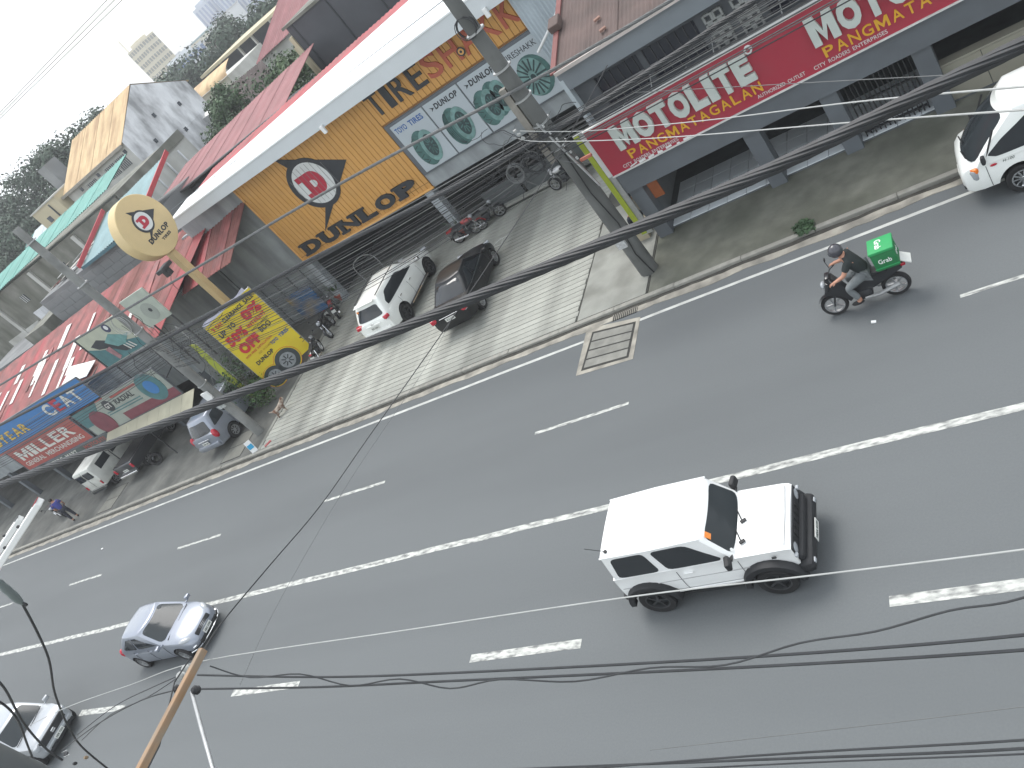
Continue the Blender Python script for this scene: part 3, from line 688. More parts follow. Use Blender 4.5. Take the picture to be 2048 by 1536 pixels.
b3 = board('painted_sign', 'pale green painted tyre sign with dark round emblem', -41.9,-34.0, 2.35,4.10, 22.0, SG)
MB().box(-38.6,-34.02,21.985,21.999,2.36,2.85).build('maroon_band', MARO, b3); MB().prism([(-41.9,21.985,3.0),(-41.9,21.985,4.08),(-39.4,21.985,4.08),(-40.6,21.985,3.0)], (0,.012,0)).build('teal_corner', STL, b3)
MB().lathe([(.85,0),(.85,.012)], 24, tr((-35.2,21.995,3.35), rotm(PI/2,0,0))).build('painted_tyre', STL, b3); MB().lathe([(.42,.013),(.42,.02)], 20, tr((-35.2,21.995,3.35), rotm(PI/2,0,0))).build('painted_rim', SB, b3)
MB().lathe([(.8,0),(.8,.010)], 24, tr((-40.4,21.986,2.9), rotm(PI/2,0,0))).build('painted_tyre', MARO, b3)
MB().lathe([(.36,0),(.36,.012)], 20, tr((-38.9,21.995,3.55), rotm(PI/2,0,0))).build('round_emblem', SIGNBLK, b3)
word('GT', -39.15, 3.42, .28, 21.98, WORN, b3, .52, .03); word('RADIAL', -38.3, 3.40, .30, 21.99, MATS['interior_dark'], b3, 1.7, .02, shear=.2); MB().box(-38.2,-35.9,21.985,21.999,3.82,3.94).build('red_bar', SR, b3)
for k in range(2): MB().box(-39.5,-36.4,21.985,21.999,3.05+k*.14,3.10+k*.14).build('faint_line', STL, b3)
b4 = board('painted_sign', 'dark strip sign reading tire mart below the brick red sign', -47.6,-41.0, 2.0,2.36, 21.9, mat('sign_dark_teal',(.07,.09,.085),.6,.2,2))
word('TIRE MART', -47.2, 2.06, .26, 21.89, WORN, b4, 2.8, .02); word('MOTOLITE', -43.6, 2.06, .24, 21.89, SR, b4, 2.2, .01)
aw = thing('awning', 'beige sheet awning below the pale green sign', 'awning', (-37,21.5,2), 0, None, True)
for i in range(8): corr((-40.9+i*1.0,21.05,1.93), (-39.9+i*1.0,21.05,1.93), (-39.9+i*1.0,21.9,2.34), (-40.9+i*1.0,21.9,2.34), .12, .01).build('sheet', mat('awning_beige',(.42,.40,.30),.7,.12,2,dirt=(.28,.27,.21),dscale=1,damt=.5), aw, True)
MB().box(-41.0,-32.8,21.06,21.12,1.86,1.92).build('front_rail', DARKM, aw)
for x in (-40.8,-36.9,-33.0): MB().tube([(x,21.1,.06),(x,21.1,1.9)], .03, 6).build('post', DARKM, aw)
# the bird billboard by the pole
HK = mat('billboard_cream', (.40,.42,.33), .6, .08, 1.5, dirt=(.30,.32,.27), dscale=1.4, damt=.4)
h = thing('billboard', 'small painted billboard with a teal bird over the red roof', 'billboard', (-34.4,22.1,5.1), 0, None, True)
y = 22.1
MB().box(-36.3,-32.8,y,y+.08,5.15,6.98).build('board', HK, h)
def flat(pts, z, m, name, par, dep=.006): return MB().prism([(a, y-z, b) for a, b in pts], (0,-dep,0)).build(name, m, par)
flat([(-36.28,5.17),(-32.82,5.17),(-32.82,5.62),(-33.6,5.8),(-34.6,5.72),(-35.6,6.0),(-36.28,6.3)], .002, STL, 'painted_water', h)
flat([(-35.9,6.35),(-35.2,6.5),(-34.6,6.2),(-34.0,5.6),(-33.6,5.3),(-34.3,5.4),(-35.0,5.9),(-35.6,6.05)], .009, SIGNBLK, 'painted_bird_body', h)
flat([(-34.9,6.2),(-34.2,6.45),(-33.5,6.1),(-33.1,6.05),(-33.8,5.7),(-34.4,5.75)], .016, mat('paint_aqua',(.12,.26,.25),.6,.2,4), 'painted_wing', h)
flat([(-35.3,5.9),(-34.9,5.95),(-34.8,5.3),(-35.1,5.2)], .016, mat('paint_pinkish',(.30,.16,.17),.6,.2,4), 'painted_figure', h)
MB().lathe([(.24,0),(.24,.008)], 18, tr((-33.95,y-.003,6.70), rotm(PI/2,0,0))).build('emblem', mat('emblem_navy',(.05,.05,.10),.6), h)
MB().lathe([(.12,.009),(.12,.014)], 14, tr((-33.92,y-.003,6.72), rotm(PI/2,0,0))).build('emblem_centre', SIGNWHT, h)
for k in range(3): flat([(-33.9+k*.22,5.35),(-33.80+k*.22,5.35),(-33.98+k*.22,5.7),(-34.05+k*.22,5.7)], .024, WORN, 'white_stroke', h)
for x in (-36.0,-33.1): MB().tube([(x,y+.12,3.0),(x,y+.12,6.9)], .04, 6).build('post', DARKM, h)
MB().box(-36.4,-36.3,y-.03,y+.1,5.1,7.02).build('rim', DARKM, h); MB().box(-36.4,-32.75,y-.03,y+.1,5.09,5.145).build('rim', STEEL, h)
h2 = thing('billboard', 'narrow pale billboard right of the utility pole over the roof', 'billboard', (-31.4,22.4,5.1), 0, None, True)
MB().box(-32.3,-30.5,22.4,22.48,5.6,7.2).build('board', mat('billboard_pale',(.38,.42,.36),.6,.1,2), h2)
MB().lathe([(.45,0),(.45,.006)], 20, tr((-31.3,22.398,6.2), rotm(PI/2,0,0))).build('faint_ring', SG, h2); MB().lathe([(.10,.007),(.10,.012)], 14, tr((-31.2,22.398,6.25), rotm(PI/2,0,0))).build('dot', SIGNBLK, h2)
for x in (-32.1,-30.7): MB().tube([(x,22.55,3.0),(x,22.55,7.1)], .04, 6).build('post', DARKM, h2)
# ---------------------------------------------------------------- yellow sale banner at the forecourt edge
BA, BB = Vector((-30.0,22.6,0)), Vector((-28.05,24.3,0)); bw = (BB-BA).length; bh = 4.15
bn = thing('sale_banner', 'tall yellow clearance sale banner with red lettering and two tyres', 'banner', (BA+BB)/2, 0, None, True)
YB = mat('banner_yellow', (.66,.52,.02), .5, .05, 1.5, dirt=(.60,.40,.03), dscale=1.2, damt=.4)
BM = facade((BA.x,BA.y,.12), (BB-BA), (0,0,1))
def bpoly(pts, z, m, name, dep=.004, par=bn): return xf(MB().prism([(a, b, z) for a, b in pts], (0,0,dep)), BM).build(name, m, par)
def wav(u, v): return .025*math.sin(u*9+v*2)+.02*math.sin(v*7)
xf(MB().grid(lambda u, v: (u*bw, .35+v*(bh-.35), wav(u, v)*.5), 16, 20), BM).build('banner_sheet', YB, bn, True)
def bword(txt, x, z, h, m, width, bold=.03, zz=.03): 
    ws = txt.split(' '); x_ = x
    for w_ in ws:
        xf(textmesh(w_, h, .004, bold, width*len(w_)/len(txt)), BM @ Matrix.Translation((x_, z, zz))).build('lettering', m, bn); x_ += width*(len(w_)+1)/len(txt)
BRED = mat('banner_red', (.52,.03,.035), .55, .05, 3)
bword('3 DAY', .14, 3.74, .20, BRED, .55); bword('CLEARANCE SALE', .74, 3.74, .20, SIGNBLK, 1.72)
bword('UP TO', .18, 3.32, .26, SIGNBLK, .85, .04); bword('50%', .18, 2.72, .50, BRED, 1.0, .07); bword('OFF', .30, 2.10, .52, BRED, 1.05, .07)
bword('0%', 1.45, 3.12, .52, BRED, .95, .07); bword('INTEREST', 1.30, 2.86, .18, BRED, 1.0, .03); bword('BDO', 1.55, 2.35, .26, SIGNBLK, .60, .02)
bword('INSTALLMENT', 1.30, 2.66, .10, SIGNBLK, .95, .01); bword('WITH FREE INSTALLATION', .22, 1.92, .10, BRED, 1.5, .01); bword('DUNLOP', .36, 1.36, .20, SIGNBLK, .95, .04)
bword('TOYO TIRES', 1.45, 1.62, .17, BLUEP, .98, .03); bword('AND ALIGNMENT', .75, 1.70, .10, mat('banner_ochre',(.45,.28,.02),.6), .85, .01)
for (cx, cz, r) in ((.52,.50,.50),(1.42,.66,.58)):
    C_ = [(cx+r*1.10*math.cos(a), cz+r*1.10*math.sin(a)) for a in [2*PI*i/30 for i in range(30)]]
    bpoly(C_, .026, BRED, 'banner_ring'); bpoly([(cx+(x-cx)*.97, cz+(z-cz)*.97) for x, z in C_], .032, YB, 'banner_ring_inner')
    bpoly([(cx+(x-cx)*.90, cz+(z-cz)*.90) for x, z in C_], .038, mat('printed_rubber',(.045,.055,.058),.6,.15,6), 'printed_tyre')
    bpoly([(cx+(x-cx)*.58, cz+(z-cz)*.58) for x, z in C_], .044, mat('printed_alloy',(.25,.27,.28),.5,.2,6), 'printed_rim')
    for k in range(8):
        a = k*PI/4; xf(MB().obox((cx+.30*r*math.cos(a), cz+.30*r*math.sin(a), .051), (.34*r,.09*r,.004), rotm(0,0,a)), BM).build('printed_spoke', SIGNBLK, bn)
for x in (0, bw): xf(MB().tube([(x, -.08, -.05),(x, bh+.05, -.05)], .035, 8), BM).build('post', STEEL, bn)
xf(MB().tube([(0, bh, -.05),(bw, bh, -.05)], .03, 8), BM).build('top_rail', STEEL, bn)
xf(MB().grid(lambda u, v: (u*bw*.92, bh-.02+.16*v+.05*math.sin(u*14), -.03-.02*v), 12, 2), BM).build('torn_lining', mat('banner_back',(.50,.50,.60),.6,.1,4), bn)
# second, green banner seen edge on, and shrubs between
gb = thing('green_banner', 'narrow yellow green banner on a leaning frame beside the sale banner', 'banner', (-31.2,21.7,.06), 0, None, True)
ga, gc = PY(435,735,22.0), PY(508,800,22.0)
MB().prism([PY(378,690,22.2),PY(392,690,22.2),PY(512,793,22.2),PY(500,803,22.2)], (0,.03,0)).build('banner_sheet', mat('lime_banner',(.32,.36,.03),.6,.15,3), gb)
MB().tube([PY(350,652,22.25),PY(520,795,22.25)], .03, 6).build('rail', STEEL, gb); MB().tube([PY(500,800,22.25), (PY(500,800,22.25).x,22.25,.06)], .03, 6).build('post', STEEL, gb)
# ---------------------------------------------------------------- disc sign on its post
ds = thing('disc_sign', 'large cream round tyre sign on a tall beige post', 'sign', (-30.5,25.0,.06), 0, None, True)
CREAM = mat('disc_cream', (.60,.465,.24), .5, .04, 1.5, dirt=(.52,.40,.22), dscale=1, damt=.3)
DX, DY, DZ, DR = -30.35, 25.0, 8.62, 1.42
MB().lathe([(DR*.985,-.30),(DR,-.28),(DR,.28),(DR*.985,.30)], 48, tr((DX-.30,DY,DZ), rotm(0,PI/2,0))).build('disc_box', CREAM, ds, True, 30)
MB().obox((DX-.3,DY,3.65), (.32,.32,7.2)).build('post', mat('post_beige',(.56,.42,.22),.6,.06,2), ds)
DM = facade((DX+.002,DY-.02,DZ+.22), (0,1,0), (0,0,1))
flying_d(ds, DM, .42, d=.006)
xf(textmesh('DUNLOP', .24, .006, .05, 1.45), facade((DX+.002,DY-.62,DZ-.66), (0,1,0), (0,0,1))).build('lettering', SIGNBLK, ds)
xf(textmesh('TIRES', .13, .006, .04, .62), facade((DX+.002,DY-.02,DZ-.90), (0,1,0), (0,0,1))).build('lettering', SIGNBLK, ds)
MB().obox((DX-.28,DY-.9,6.98), (.5,.7,.18), bev=.03).obox((DX-.2,DY-1.0,6.75), (.3,.3,.3), bev=.03).build('flood_lamps', DARKM, ds)
# blue painted tarpaulin and small kerb board
tp = MB().box(-31.0,-29.2,27.9,27.96,.2,1.7).build('blue_tarpaulin', mat('tarp_blue',(.05,.16,.36),.6,.25,2,dirt=(.5,.33,.06),dscale=1,damt=.8)); tag(tp, 'blue and yellow painted tarpaulin on the grey wall', 'tarpaulin')
kb = thing('kerb_board', 'small white and blue board standing at the kerb by the pole', 'board', PZ(512,902,.06)); kb.rotation_euler = (0,0,.5); kb.scale = (.68,.68,.68)
MB().obox((0,0,.42), (.42,.05,.84), rotm(-.25,0,0)).build('panel', WHITEP, kb); MB().obox((0,-.035,.45), (.36,.02,.30), rotm(-.25,0,0)).build('blue_field', mat('board_blue',(.03,.30,.52),.5), kb)
rd = MB().obox((0,0,.03), (.34,.14,.04), rotm(0,0,.9)).build('red_rag', mat('rag_red',(.34,.10,.10),.9,.2,6)); rd.location = PZ(537,888,.07); tag(rd, 'red rag lying beside the small kerb board', 'rag')
# ---------------------------------------------------------------- vehicles
GLASS = mat('car_glass', (.022,.026,.03), .06, 0, spec=.6)
WSCR = mat('windscreen_glass', (.030,.036,.040), .10, 0, spec=.22)
CHROME = mat('chrome', (.72,.73,.74), .18, 0, metal=1.0)
RIM = mat('alloy_rim', (.50,.51,.52), .35, .05, 9, metal=.8)
RIMD = mat('dark_rim', (.07,.072,.075), .4, .1, 9, metal=.5)
PLAST = mat('black_plastic', (.02,.021,.023), .6, .12, 9)
LENS = mat('lamp_lens', (.34,.36,.38), .12, .05, 20, spec=.7)
REDL = mat('tail_lens', (.42,.012,.03), .18, .1, 15, spec=.6)
ORGL = mat('indicator_lens', (.80,.20,.03), .2, .1, 15)
PLATE = mat('number_plate', (.62,.63,.60), .5, .05, 9)
INK = mat('plate_ink', (.03,.05,.04), .6, 0)
ORGS = mat('orange_sticker', (.78,.25,.05), .6, .1, 20)
def paint(name, c, metal=0., rough=.28, coat=.6): return mat('paint_'+name, c, rough, .03, 1.5, metal=metal, coat=coat, dirt=tuple(k*.8 for k in c), dscale=1.2, damt=.25)
CARWHITE = paint('white', (.80,.81,.80)); CARSILV = paint('silver', (.27,.295,.345), .5); CARBLACK = paint('black', (.007,.008,.010), 0., .35, .08)
CARGREY = paint('pale_silver', (.38,.40,.42), .4)
CARIV = paint('ivory', (.80,.82,.79))
_wheel = {}
def wheel_meshes(r, w, rim, spokes):
    k = (r, w, rim.name, spokes)
    if k in _wheel: return _wheel[k]
    ri = r*.66
    ty = MB().lathe([(ri,-w*.46),(r*.93,-w*.5),(r*.985,-w*.40),(r,-w*.2),(r,w*.2),(r*.985,w*.40),(r*.93,w*.5),(ri,w*.46)], 28, tr((0,0,0), rotm(PI/2,0,0)), close=True)
    rm = MB(); M = tr((0,0,0), rotm(PI/2,0,0))
    rm.lathe([(ri*1.005,-w*.44),(ri*1.005,w*.44),(ri*.90,w*.42),(ri*.86,w*.1),(ri*.86,-w*.44)], 28, M, close=True)
    dk = MB().lathe([(0.0001,w*.02),(ri*.88,w*.0)], 24, M); dk.lathe([(0.0001,-w*.30),(ri*.9,-w*.30)], 20, M)
    hub = MB()
    for s in (1, -1):
        hub.lathe([(ri*.20,s*w*.1),(ri*.20,s*w*.30),(ri*.12,s*w*.34),(.0005,s*w*.34)], 14, M)
        for i in range(spokes):
            a = 2*PI*i/spokes
            hub.obox(Vector((math.cos(a)*ri*.54, -s*w*.28, math.sin(a)*ri*.54)), (ri*.78, w*.10, ri*.155), rotm(0,-a,0))
    res = (ty.mesh('tyre', BLACK, True), rm.mesh('rim', rim, True), dk.mesh('brake_disc', DARKM), hub.mesh('spokes', rim))
    _wheel[k] = res; return res
def add_wheel(parent, x, y, r, w, rim, spokes, steer=0):
    ms = wheel_meshes(r, w, rim, spokes)
    t = mobj('wheel', ms[0], parent); t.location = (x, y, r); t.rotation_euler.z = steer
    for nme, m in zip(('rim','brake_disc','spokes'), ms[1:]): mobj(nme, m, t)
def loft(stations, crown=.02, shoulder=.10, tuck=.10):
    mb = MB(); rings = []
    for (x, w, zb, zt) in stations:
        h = zt-zb
        half = [(0,zb),(w-tuck*1.4,zb),(w-tuck*.35,zb+min(.06,h*.2)),(w,zb+.34*h),(w-.008,zb+.62*h),(w-.03,zt-shoulder*.75),(w-shoulder*.45,zt-shoulder*.25),(w-shoulder*1.1,zt),(w*.5,zt+crown*.7),(0,zt+crown)]
        ring = [(x, -a, b) for a, b in half] + [(x, a, b) for a, b in half[-2:0:-1]]
        rings.append(ring)
    n = len(rings[0])
    for r in rings: mb.v += r
    for i in range(len(rings)-1):
        for k in range(n): mb.f.append([i*n+k, i*n+(k+1) % n, (i+1)*n+(k+1) % n, (i+1)*n+k]); mb.m.append(0)
    mb.f.append(list(range(n-1, -1, -1))); mb.m.append(0)
    mb.f.append([(len(rings)-1)*n+k for k in range(n)]); mb.m.append(0)
    return mb
def interp_stations(st, step=.12):
    out = []
    for a, b in zip(st, st[1:]):
        k = max(1, int(abs(b[0]-a[0])/step))
        for i in range(k): out.append(tuple(p+(q-p)*i/k for p, q in zip(a, b)))
    out.append(st[-1]); return out
def cut_arches(mb, name, m, arches, wmax):
    """boolean the wheel arches out of the body"""
    bmx = bmesh.new(); me0 = mb.mesh('tmp', [m, PLAST]); bmx.from_mesh(me0); bmesh.ops.recalc_face_normals(bmx, faces=bmx.faces); bmx.to_mesh(me0); bmx.free()
    ob = bpy.data.objects.new('tmp', me0); COL.objects.link(ob); cut = []
    for (x, z, r) in arches:
        c = MB().lathe([(r,-wmax-.3),(r,wmax+.3)], 32, tr((x,0,z), rotm(PI/2,0,0)))
        cm_ = c.mesh('cut', [PLAST, PLAST]); bb = bmesh.new(); bb.from_mesh(cm_); bmesh.ops.recalc_face_normals(bb, faces=bb.faces); bb.to_mesh(cm_); bb.free()
        co = bpy.data.objects.new('cut', cm_); COL.objects.link(co); cut.append(co)
        md = ob.modifiers.new('b', 'BOOLEAN'); md.operation = 'DIFFERENCE'; md.object = co; md.solver = 'EXACT'; md.material_mode = 'TRANSFER'
    dg = bpy.context.evaluated_depsgraph_get(); me = bpy.data.meshes.new_from_object(ob.evaluated_get(dg)); me.name = name
    for c in cut: bpy.data.objects.remove(c)
    bpy.data.objects.remove(ob)
    me.polygons.foreach_set('use_smooth', [True]*len(me.polygons)); me.set_sharp_from_angle(angle=math.radians(32))
    return me
class Cabin:
    def __init__(s, **k): s.__dict__.update(k)
    def xf(s, v): return s.xf0+(s.xf1-s.xf0)*(v**s.pf if v > 0 else 0)
    def xr(s, v): return s.xr0+(s.xr1-s.xr0)*(v**s.pr if v > 0 else 0)
    def w(s, v): return s.wb+(s.wr-s.wb)*v**1.15
    def z(s, v): return s.zb+(s.zr-s.zb)*v
    def front(s, a, v, off=0):
        w = s.w(v)*.965; x = s.xf(v)-s.cf*a*a; return Vector((x+off*.8, a*w, s.z(v)+off*.5))
    def rear(s, a, v, off=0):
        w = s.w(v)*.965; x = s.xr(v)+s.cr*a*a; return Vector((x-off, a*w, s.z(v)+off*.2))
    def side(s, sg, t, v, off=0):
        xf = s.xf(v)-s.cf; xr = s.xr(v)+s.cr
        bul = s.bulge*math.sin(PI*max(0,min(1,t)))
        taper = 1-s.taper*max(0, .5-t)**2
        return Vector((xr+(xf-xr)*t, sg*((s.w(v)+bul)*taper+off), s.z(v)+off*.25))
    def mesh(s, nv=8):
        mb = MB(); loops = []
        def loop(v):
            L = []
            for i in range(13): a = -1+2*i/12; L.append(s.front(a*.97, v))
            for i in range(17): t = .985-.97*i/16; L.append(s.side(1, t, v))
            for i in range(13): a = 1-2*i/12; L.append(s.rear(a*.97, v))
            for i in range(17): t = .015+.97*i/16; L.append(s.side(-1, t, v))
            return L
        for j in range(nv+1): loops.append(loop(j/nv))
        top = loops[-1]; cx = sum(p.x for p in top)/len(top)
        for k, dz in ((.985,.018),(.95,.035),(.85,.055),(.6,.075),(.3,.085)):
            loops.append([Vector((cx+(p.x-cx)*k, p.y*k, p.z+dz*s.crown/.08)) for p in top])
        n = len(top)
        for L in loops: mb.v += [tuple(p) for p in L]
        for j in range(len(loops)-1):
            for i in range(n): mb.f.append([j*n+i, j*n+(i+1) % n, (j+1)*n+(i+1) % n, (j+1)*n+i]); mb.m.append(0)
        mb.f.append([(len(loops)-1)*n+i for i in range(n)]); mb.m.append(0)
        mb.f.append([i for i in range(n-1, -1, -1)]); mb.m.append(0)
        return mb
def pane(fn, pts, m, name, parent, off=.008, sub=6):
    """pane: polygon (closed, in surface parameters) mapped to the surface fn(a,v,off); corner rounding by resampling"""
    n = len(pts); P = []
    for i in range(n):
        a = Vector(pts[i-1]).to_2d(); b = Vector(pts[i]).to_2d(); c = Vector(pts[(i+1) % n]).to_2d()
        r = .16
        for k in range(4):
            t = k/3; q = (b+(a-b)*r)*(1-t)**2 + b*2*t*(1-t) + (b+(c-b)*r)*t*t; P.append(q)
    # split long edges
    Q = []
    for i in range(len(P)):
        a = P[i]; b = P[(i+1) % len(P)]; Q.append(a)
        k = int((b-a).length/.18)
        for j in range(1, k+1): Q.append(a+(b-a)*j/(k+1))
    ctr = sum(Q, Vector((0,0)))/len(Q)
    mb = MB(); rings = 4; N = len(Q)
    for j in range(rings):
        k = 1-j/rings
        mb.v += [tuple(fn(ctr.x+(q.x-ctr.x)*k, ctr.y+(q.y-ctr.y)*k, off)) for q in Q]
    mb.v.append(tuple(fn(ctr.x, ctr.y, off)))
    for j in range(rings-1):
        for i in range(N): mb.f.append([j*N+i, j*N+(i+1) % N, (j+1)*N+(i+1) % N, (j+1)*N+i]); mb.m.append(0)
    for i in range(N): mb.f.append([(rings-1)*N+i, (rings-1)*N+(i+1) % N, rings*N]); mb.m.append(0)
    # rim skirt down into the body
    o = len(mb.v); mb.v += [tuple(fn(q.x, q.y, -.01)) for q in Q]
    for i in range(N): mb.f.append([o+i, o+(i+1) % N, (i+1) % N, i]); mb.m.append(0)
    return mb.build(name, m, parent, True, 60)
def mirrors(t, x, y, z, m, sz=(.12,.20,.14)):
    for sg in (1, -1):
        MB().obox((x, sg*(y+sz[1]*.5+.03), z), sz, rotm(0,0,-sg*.18), bev=.035).obox((x+.02, sg*(y+.01), z-.05), (.06,.12,.03)).build('side_mirror', m, t, True)
def plate(t, x, z, face, txt='NBA 4821', yaw=0, tilt=0, w=.39):
    R = rotm(0, 0, 0)
    p = MB().obox((x, 0, z), (.012, w, .14)).build('number_plate', PLATE, t)
    tm = textmesh(txt, .07, .002, .02, width=w*.82)
    M = facade((x+face*.0075, -face*w*.41, z-.035), (0,face,0), (0,0,1)); xf(tm, M); tm.build('plate_lettering', INK, p)
def ribbon(mb, pts, h, d, axis='z'):
    """bar following pts; h high, d deep"""
    mb.tube(pts, h, 6); return mb
def car(name, label, cat, loc, rz, P):
    t = thing(name, label, cat, loc, rz, P.get('group'))
    m = P['paint']
    body = loft(interp_stations(P['st']), P.get('crown', .02), P.get('shoulder', .10), P.get('tuck', .10))
    wr = P['wr']; ar = P.get('ar', wr*1.17)
    me = cut_arches(body, 'body', m, [(x, wr*1.02, ar) for x in P['ax']], P['W'])
    b = mobj('body', me, t)
    c = P['cab']; cb = c.mesh(); cb.build('cabin', P.get('roofpaint', m), t, True, 42)
    for x in P['ax']:
        for sg in (1, -1): add_wheel(t, x, sg*(P['trk']), wr, P['ww'], P['rim'], P['sp'])
    MB().box(P['ax'][1]-.1, P['ax'][0]+.1, -P['trk']*.75, P['trk']*.75, P['st'][0][2]*.0+wr*.55, wr*1.5).build('underbody', PLAST, t)
    if 'ws' in P: pane(c.front, P['ws'], P.get('wsm', WSCR), 'windscreen', t)
    if 'rw' in P: pane(lambda a, v, o: c.rear(a, v, o), P['rw'], GLASS, 'rear_window', t)
    for sg in (1, -1):
        for w_ in P['sw']: pane(lambda a, v, o, sg=sg: c.side(sg, a, v, o), w_, GLASS, 'side_window', t)
    # door seams and handles
    W = P['W']
    for x in P.get('seams', ()):
        for sg in (1, -1):
            st = interp_stations(P['st']); w = min(st, key=lambda q: abs(q[0]-x))
            MB().tube([(x, sg*(w[1]-.022), w[3]-.09), (x, sg*(w[1]+.001), w[2]+.62*(w[3]-w[2])), (x, sg*(w[1]+.002), w[2]+.34*(w[3]-w[2])), (x, sg*(w[1]-.03), w[2]+.07)], .006, 4).build('door_seam', DARKM, t)
    for x, z in P.get('handles', ()):
        for sg in (1, -1):
            MB().obox((x, sg*(W-.005), z), (.18,.035,.035), bev=.01).build('door_handle', P.get('hm', m), t)
    return t, b, c
def lampblob(t, name, pts, m, depth=.03):
    """lamp as a closed polygon prism, pts 3D, pushed along first axis"""
    return MB().prism(pts, depth).build(name, m, t)
# ---- the boxy white off-roader
def boxy_suv():
    W = .735
    st = [(-1.69,.70,.40,1.04),(-1.66,.725,.36,1.07),(-1.3,W,.34,1.085),(0,W,.34,1.085),(.55,W,.34,1.075),(.75,.725,.34,1.07),(1.45,.70,.36,1.035),(1.56,.69,.40,1.015),(1.60,.68,.46,.985)]
    cab = Cabin(xf0=.74, xf1=.40, xr0=-1.67, xr1=-1.60, wb=.70, wr=.655, zb=1.06, zr=1.665, cf=.05, cr=.02, pf=1, pr=1, bulge=.006, taper=.02, crown=.035)
    P = dict(paint=CARWHITE, st=st, W=W, wr=.345, ww=.22, ax=(1.10,-1.15), trk=.70, rim=RIMD, sp=5, cab=cab, ar=.42, crown=.035, shoulder=.05,
             ws=[(-.93,.07),(.93,.07),(.90,.90),(-.90,.90)], rw=[(-.8,.2),(.8,.2),(.78,.86),(-.78,.86)],
             sw=[[(.49,.05),(.90,.05),(.93,.14),(.82,.90),(.49,.90)], [(.06,.05),(.42,.05),(.42,.90),(.09,.90)]],
             seams=(.70,-.42), handles=((-.22,.94),), hm=CARWHITE)
    t, b, c = car('off_road_car', 'boxy white off-road car with black wheel arches driving on the road', 'car', (-6.82,9.0,0), 0, P); t.scale = (1.055,1.04,1.04)
    for x in (1.10, -1.15):
        for sg in (1, -1):
            mb = MB()
            pr = [(.41,0),(.53,0),(.535,.05),(.51,.13),(.41,.13)]
            # swept wheel-arch flare
            N = 14; vs = []
            for i in range(N+1):
                a = .02+(PI-.04)*i/N
                for r, d in pr: vs.append((x+math.cos(a)*r*1.02, sg*(W-.03+d), .352+math.sin(a)*r*.98))
            fs = []
            for i in range(N):
                for k in range(len(pr)): fs.append((i*5+k, i*5+(k+1) % 5, (i+1)*5+(k+1) % 5, (i+1)*5+k))
            fs += [tuple(range(5)), tuple(N*5+k for k in range(4,-1,-1))]
            mb.add(vs, fs).build('wheel_arch_flare', PLAST, t, True, 35)
    MB().obox((1.65,0,.49), (.32,1.50,.26), bev=.11).obox((1.63,0,.67), (.16,1.30,.16), bev=.07).build('front_bumper', PLAST, t, True)
    MB().obox((-1.72,0,.46), (.14,1.40,.16), bev=.04).build('rear_bumper', PLAST, t, True)
    gl = MB().obox((1.600,0,.845), (.05,1.30,.25), bev=.02).build('grille', PLAST, t)
    for i in range(5): MB().obox((1.628,-.28+i*.14,.85), (.02,.05,.16)).build('grille_slot', BLACK, gl)
    for sg in (1, -1):
        MB().lathe([(.092,-.02),(.092,.022),(.07,.03),(.0005,.033)], 18, tr((1.604,sg*.54,.85), rotm(0,PI/2,0))).build('headlight', LENS, t, True)
        MB().obox((1.79,sg*.60,.52), (.05,.10,.07), bev=.015).build('fog_lamp', LENS, t)
        MB().obox((1.30,sg*(W-.01),.93), (.07,.02,.035)).build('side_indicator', ORGL if sg > 0 else PLAST, t)
        MB().obox((-.02,sg*(W+.012),.50), (1.35,.02,.05), bev=.008).build('sill_moulding', CARWHITE, t)
        MB().obox((-.02,sg*(W-.03),.345), (1.40,.03,.06)).build('sill', PLAST, t)
        MB().tube([(-1.58,sg*.648,1.668),(-.6,sg*.672,1.672),(.36,sg*.648,1.668)], .018, 6).build('drip_rail', CARWHITE, t, True)
        MB().obox((1.635,sg*.675,.84), (.05,.08,.05), bev=.01).build('corner_lamp', LENS, t)
    mirrors(t, .62, .70, 1.15, PLAST, (.10,.22,.17))
    for y in (-.30, .12):
        MB().tube([(.80,y-.1,1.12),(.62,y+.33,1.13)], .010, 5).obox((.83,y-.13,1.115), (.11,.07,.02), rotm(0,0,.5), bev=.008).build('wiper', PLAST, t)
    MB().tube([(.80,-.03,1.115),(.81,.02,1.115)], .012, 5).build('washer_jet', PLAST, t)
    plate(t, 1.822, .50, 1, 'NDA 5173')
    st_ = MB().obox((0,0,0), (.012,.115,.115)).build('windscreen_sticker', ORGS, t); q = c.front(-.80,.80,.012); st_.location = q; st_.rotation_euler = (0,-.52,.08)
    st2 = MB().lathe([(.035,0),(.035,.006)], 12).build('round_sticker', WHITEP, t); st2.location = c.front(-.86,.13,.012); st2.rotation_euler = (0,1.05,0)
    MB().lathe([(.035,0),(.035,.02)], 10, tr((-1.45,-.54,1.70))).tube([(-1.45,-.54,1.71),(-1.75,-.56,1.92)], .006, 5).build('aerial', PLAST, t)
    sp = thing('spare', None, None); bpy.data.objects.remove(sp)
    ms = wheel_meshes(.345, .20, RIMD, 5); w = mobj('spare_wheel', ms[0], t); w.location = (-1.80,.05,.88); w.rotation_euler.z = PI/2
    mobj('spare_cover', MB().lathe([(.24,-.11),(.24,-.05)], 20, tr((0,0,0), rotm(PI/2,0,0))).mesh('spare_cover', PLAST), w)
    MB().obox((.55,0,1.01), (.30,1.30,.12)).build('cowl', PLAST, t)
    for sg in (1, -1): MB().tube([(-1.60,sg*(W+.0),.80),(.95,sg*(W+.001),.80)], .007, 4).build('body_crease', MATS.get('seam_grey') or mat('seam_grey', (.35,.35,.35), .7, 0), t)
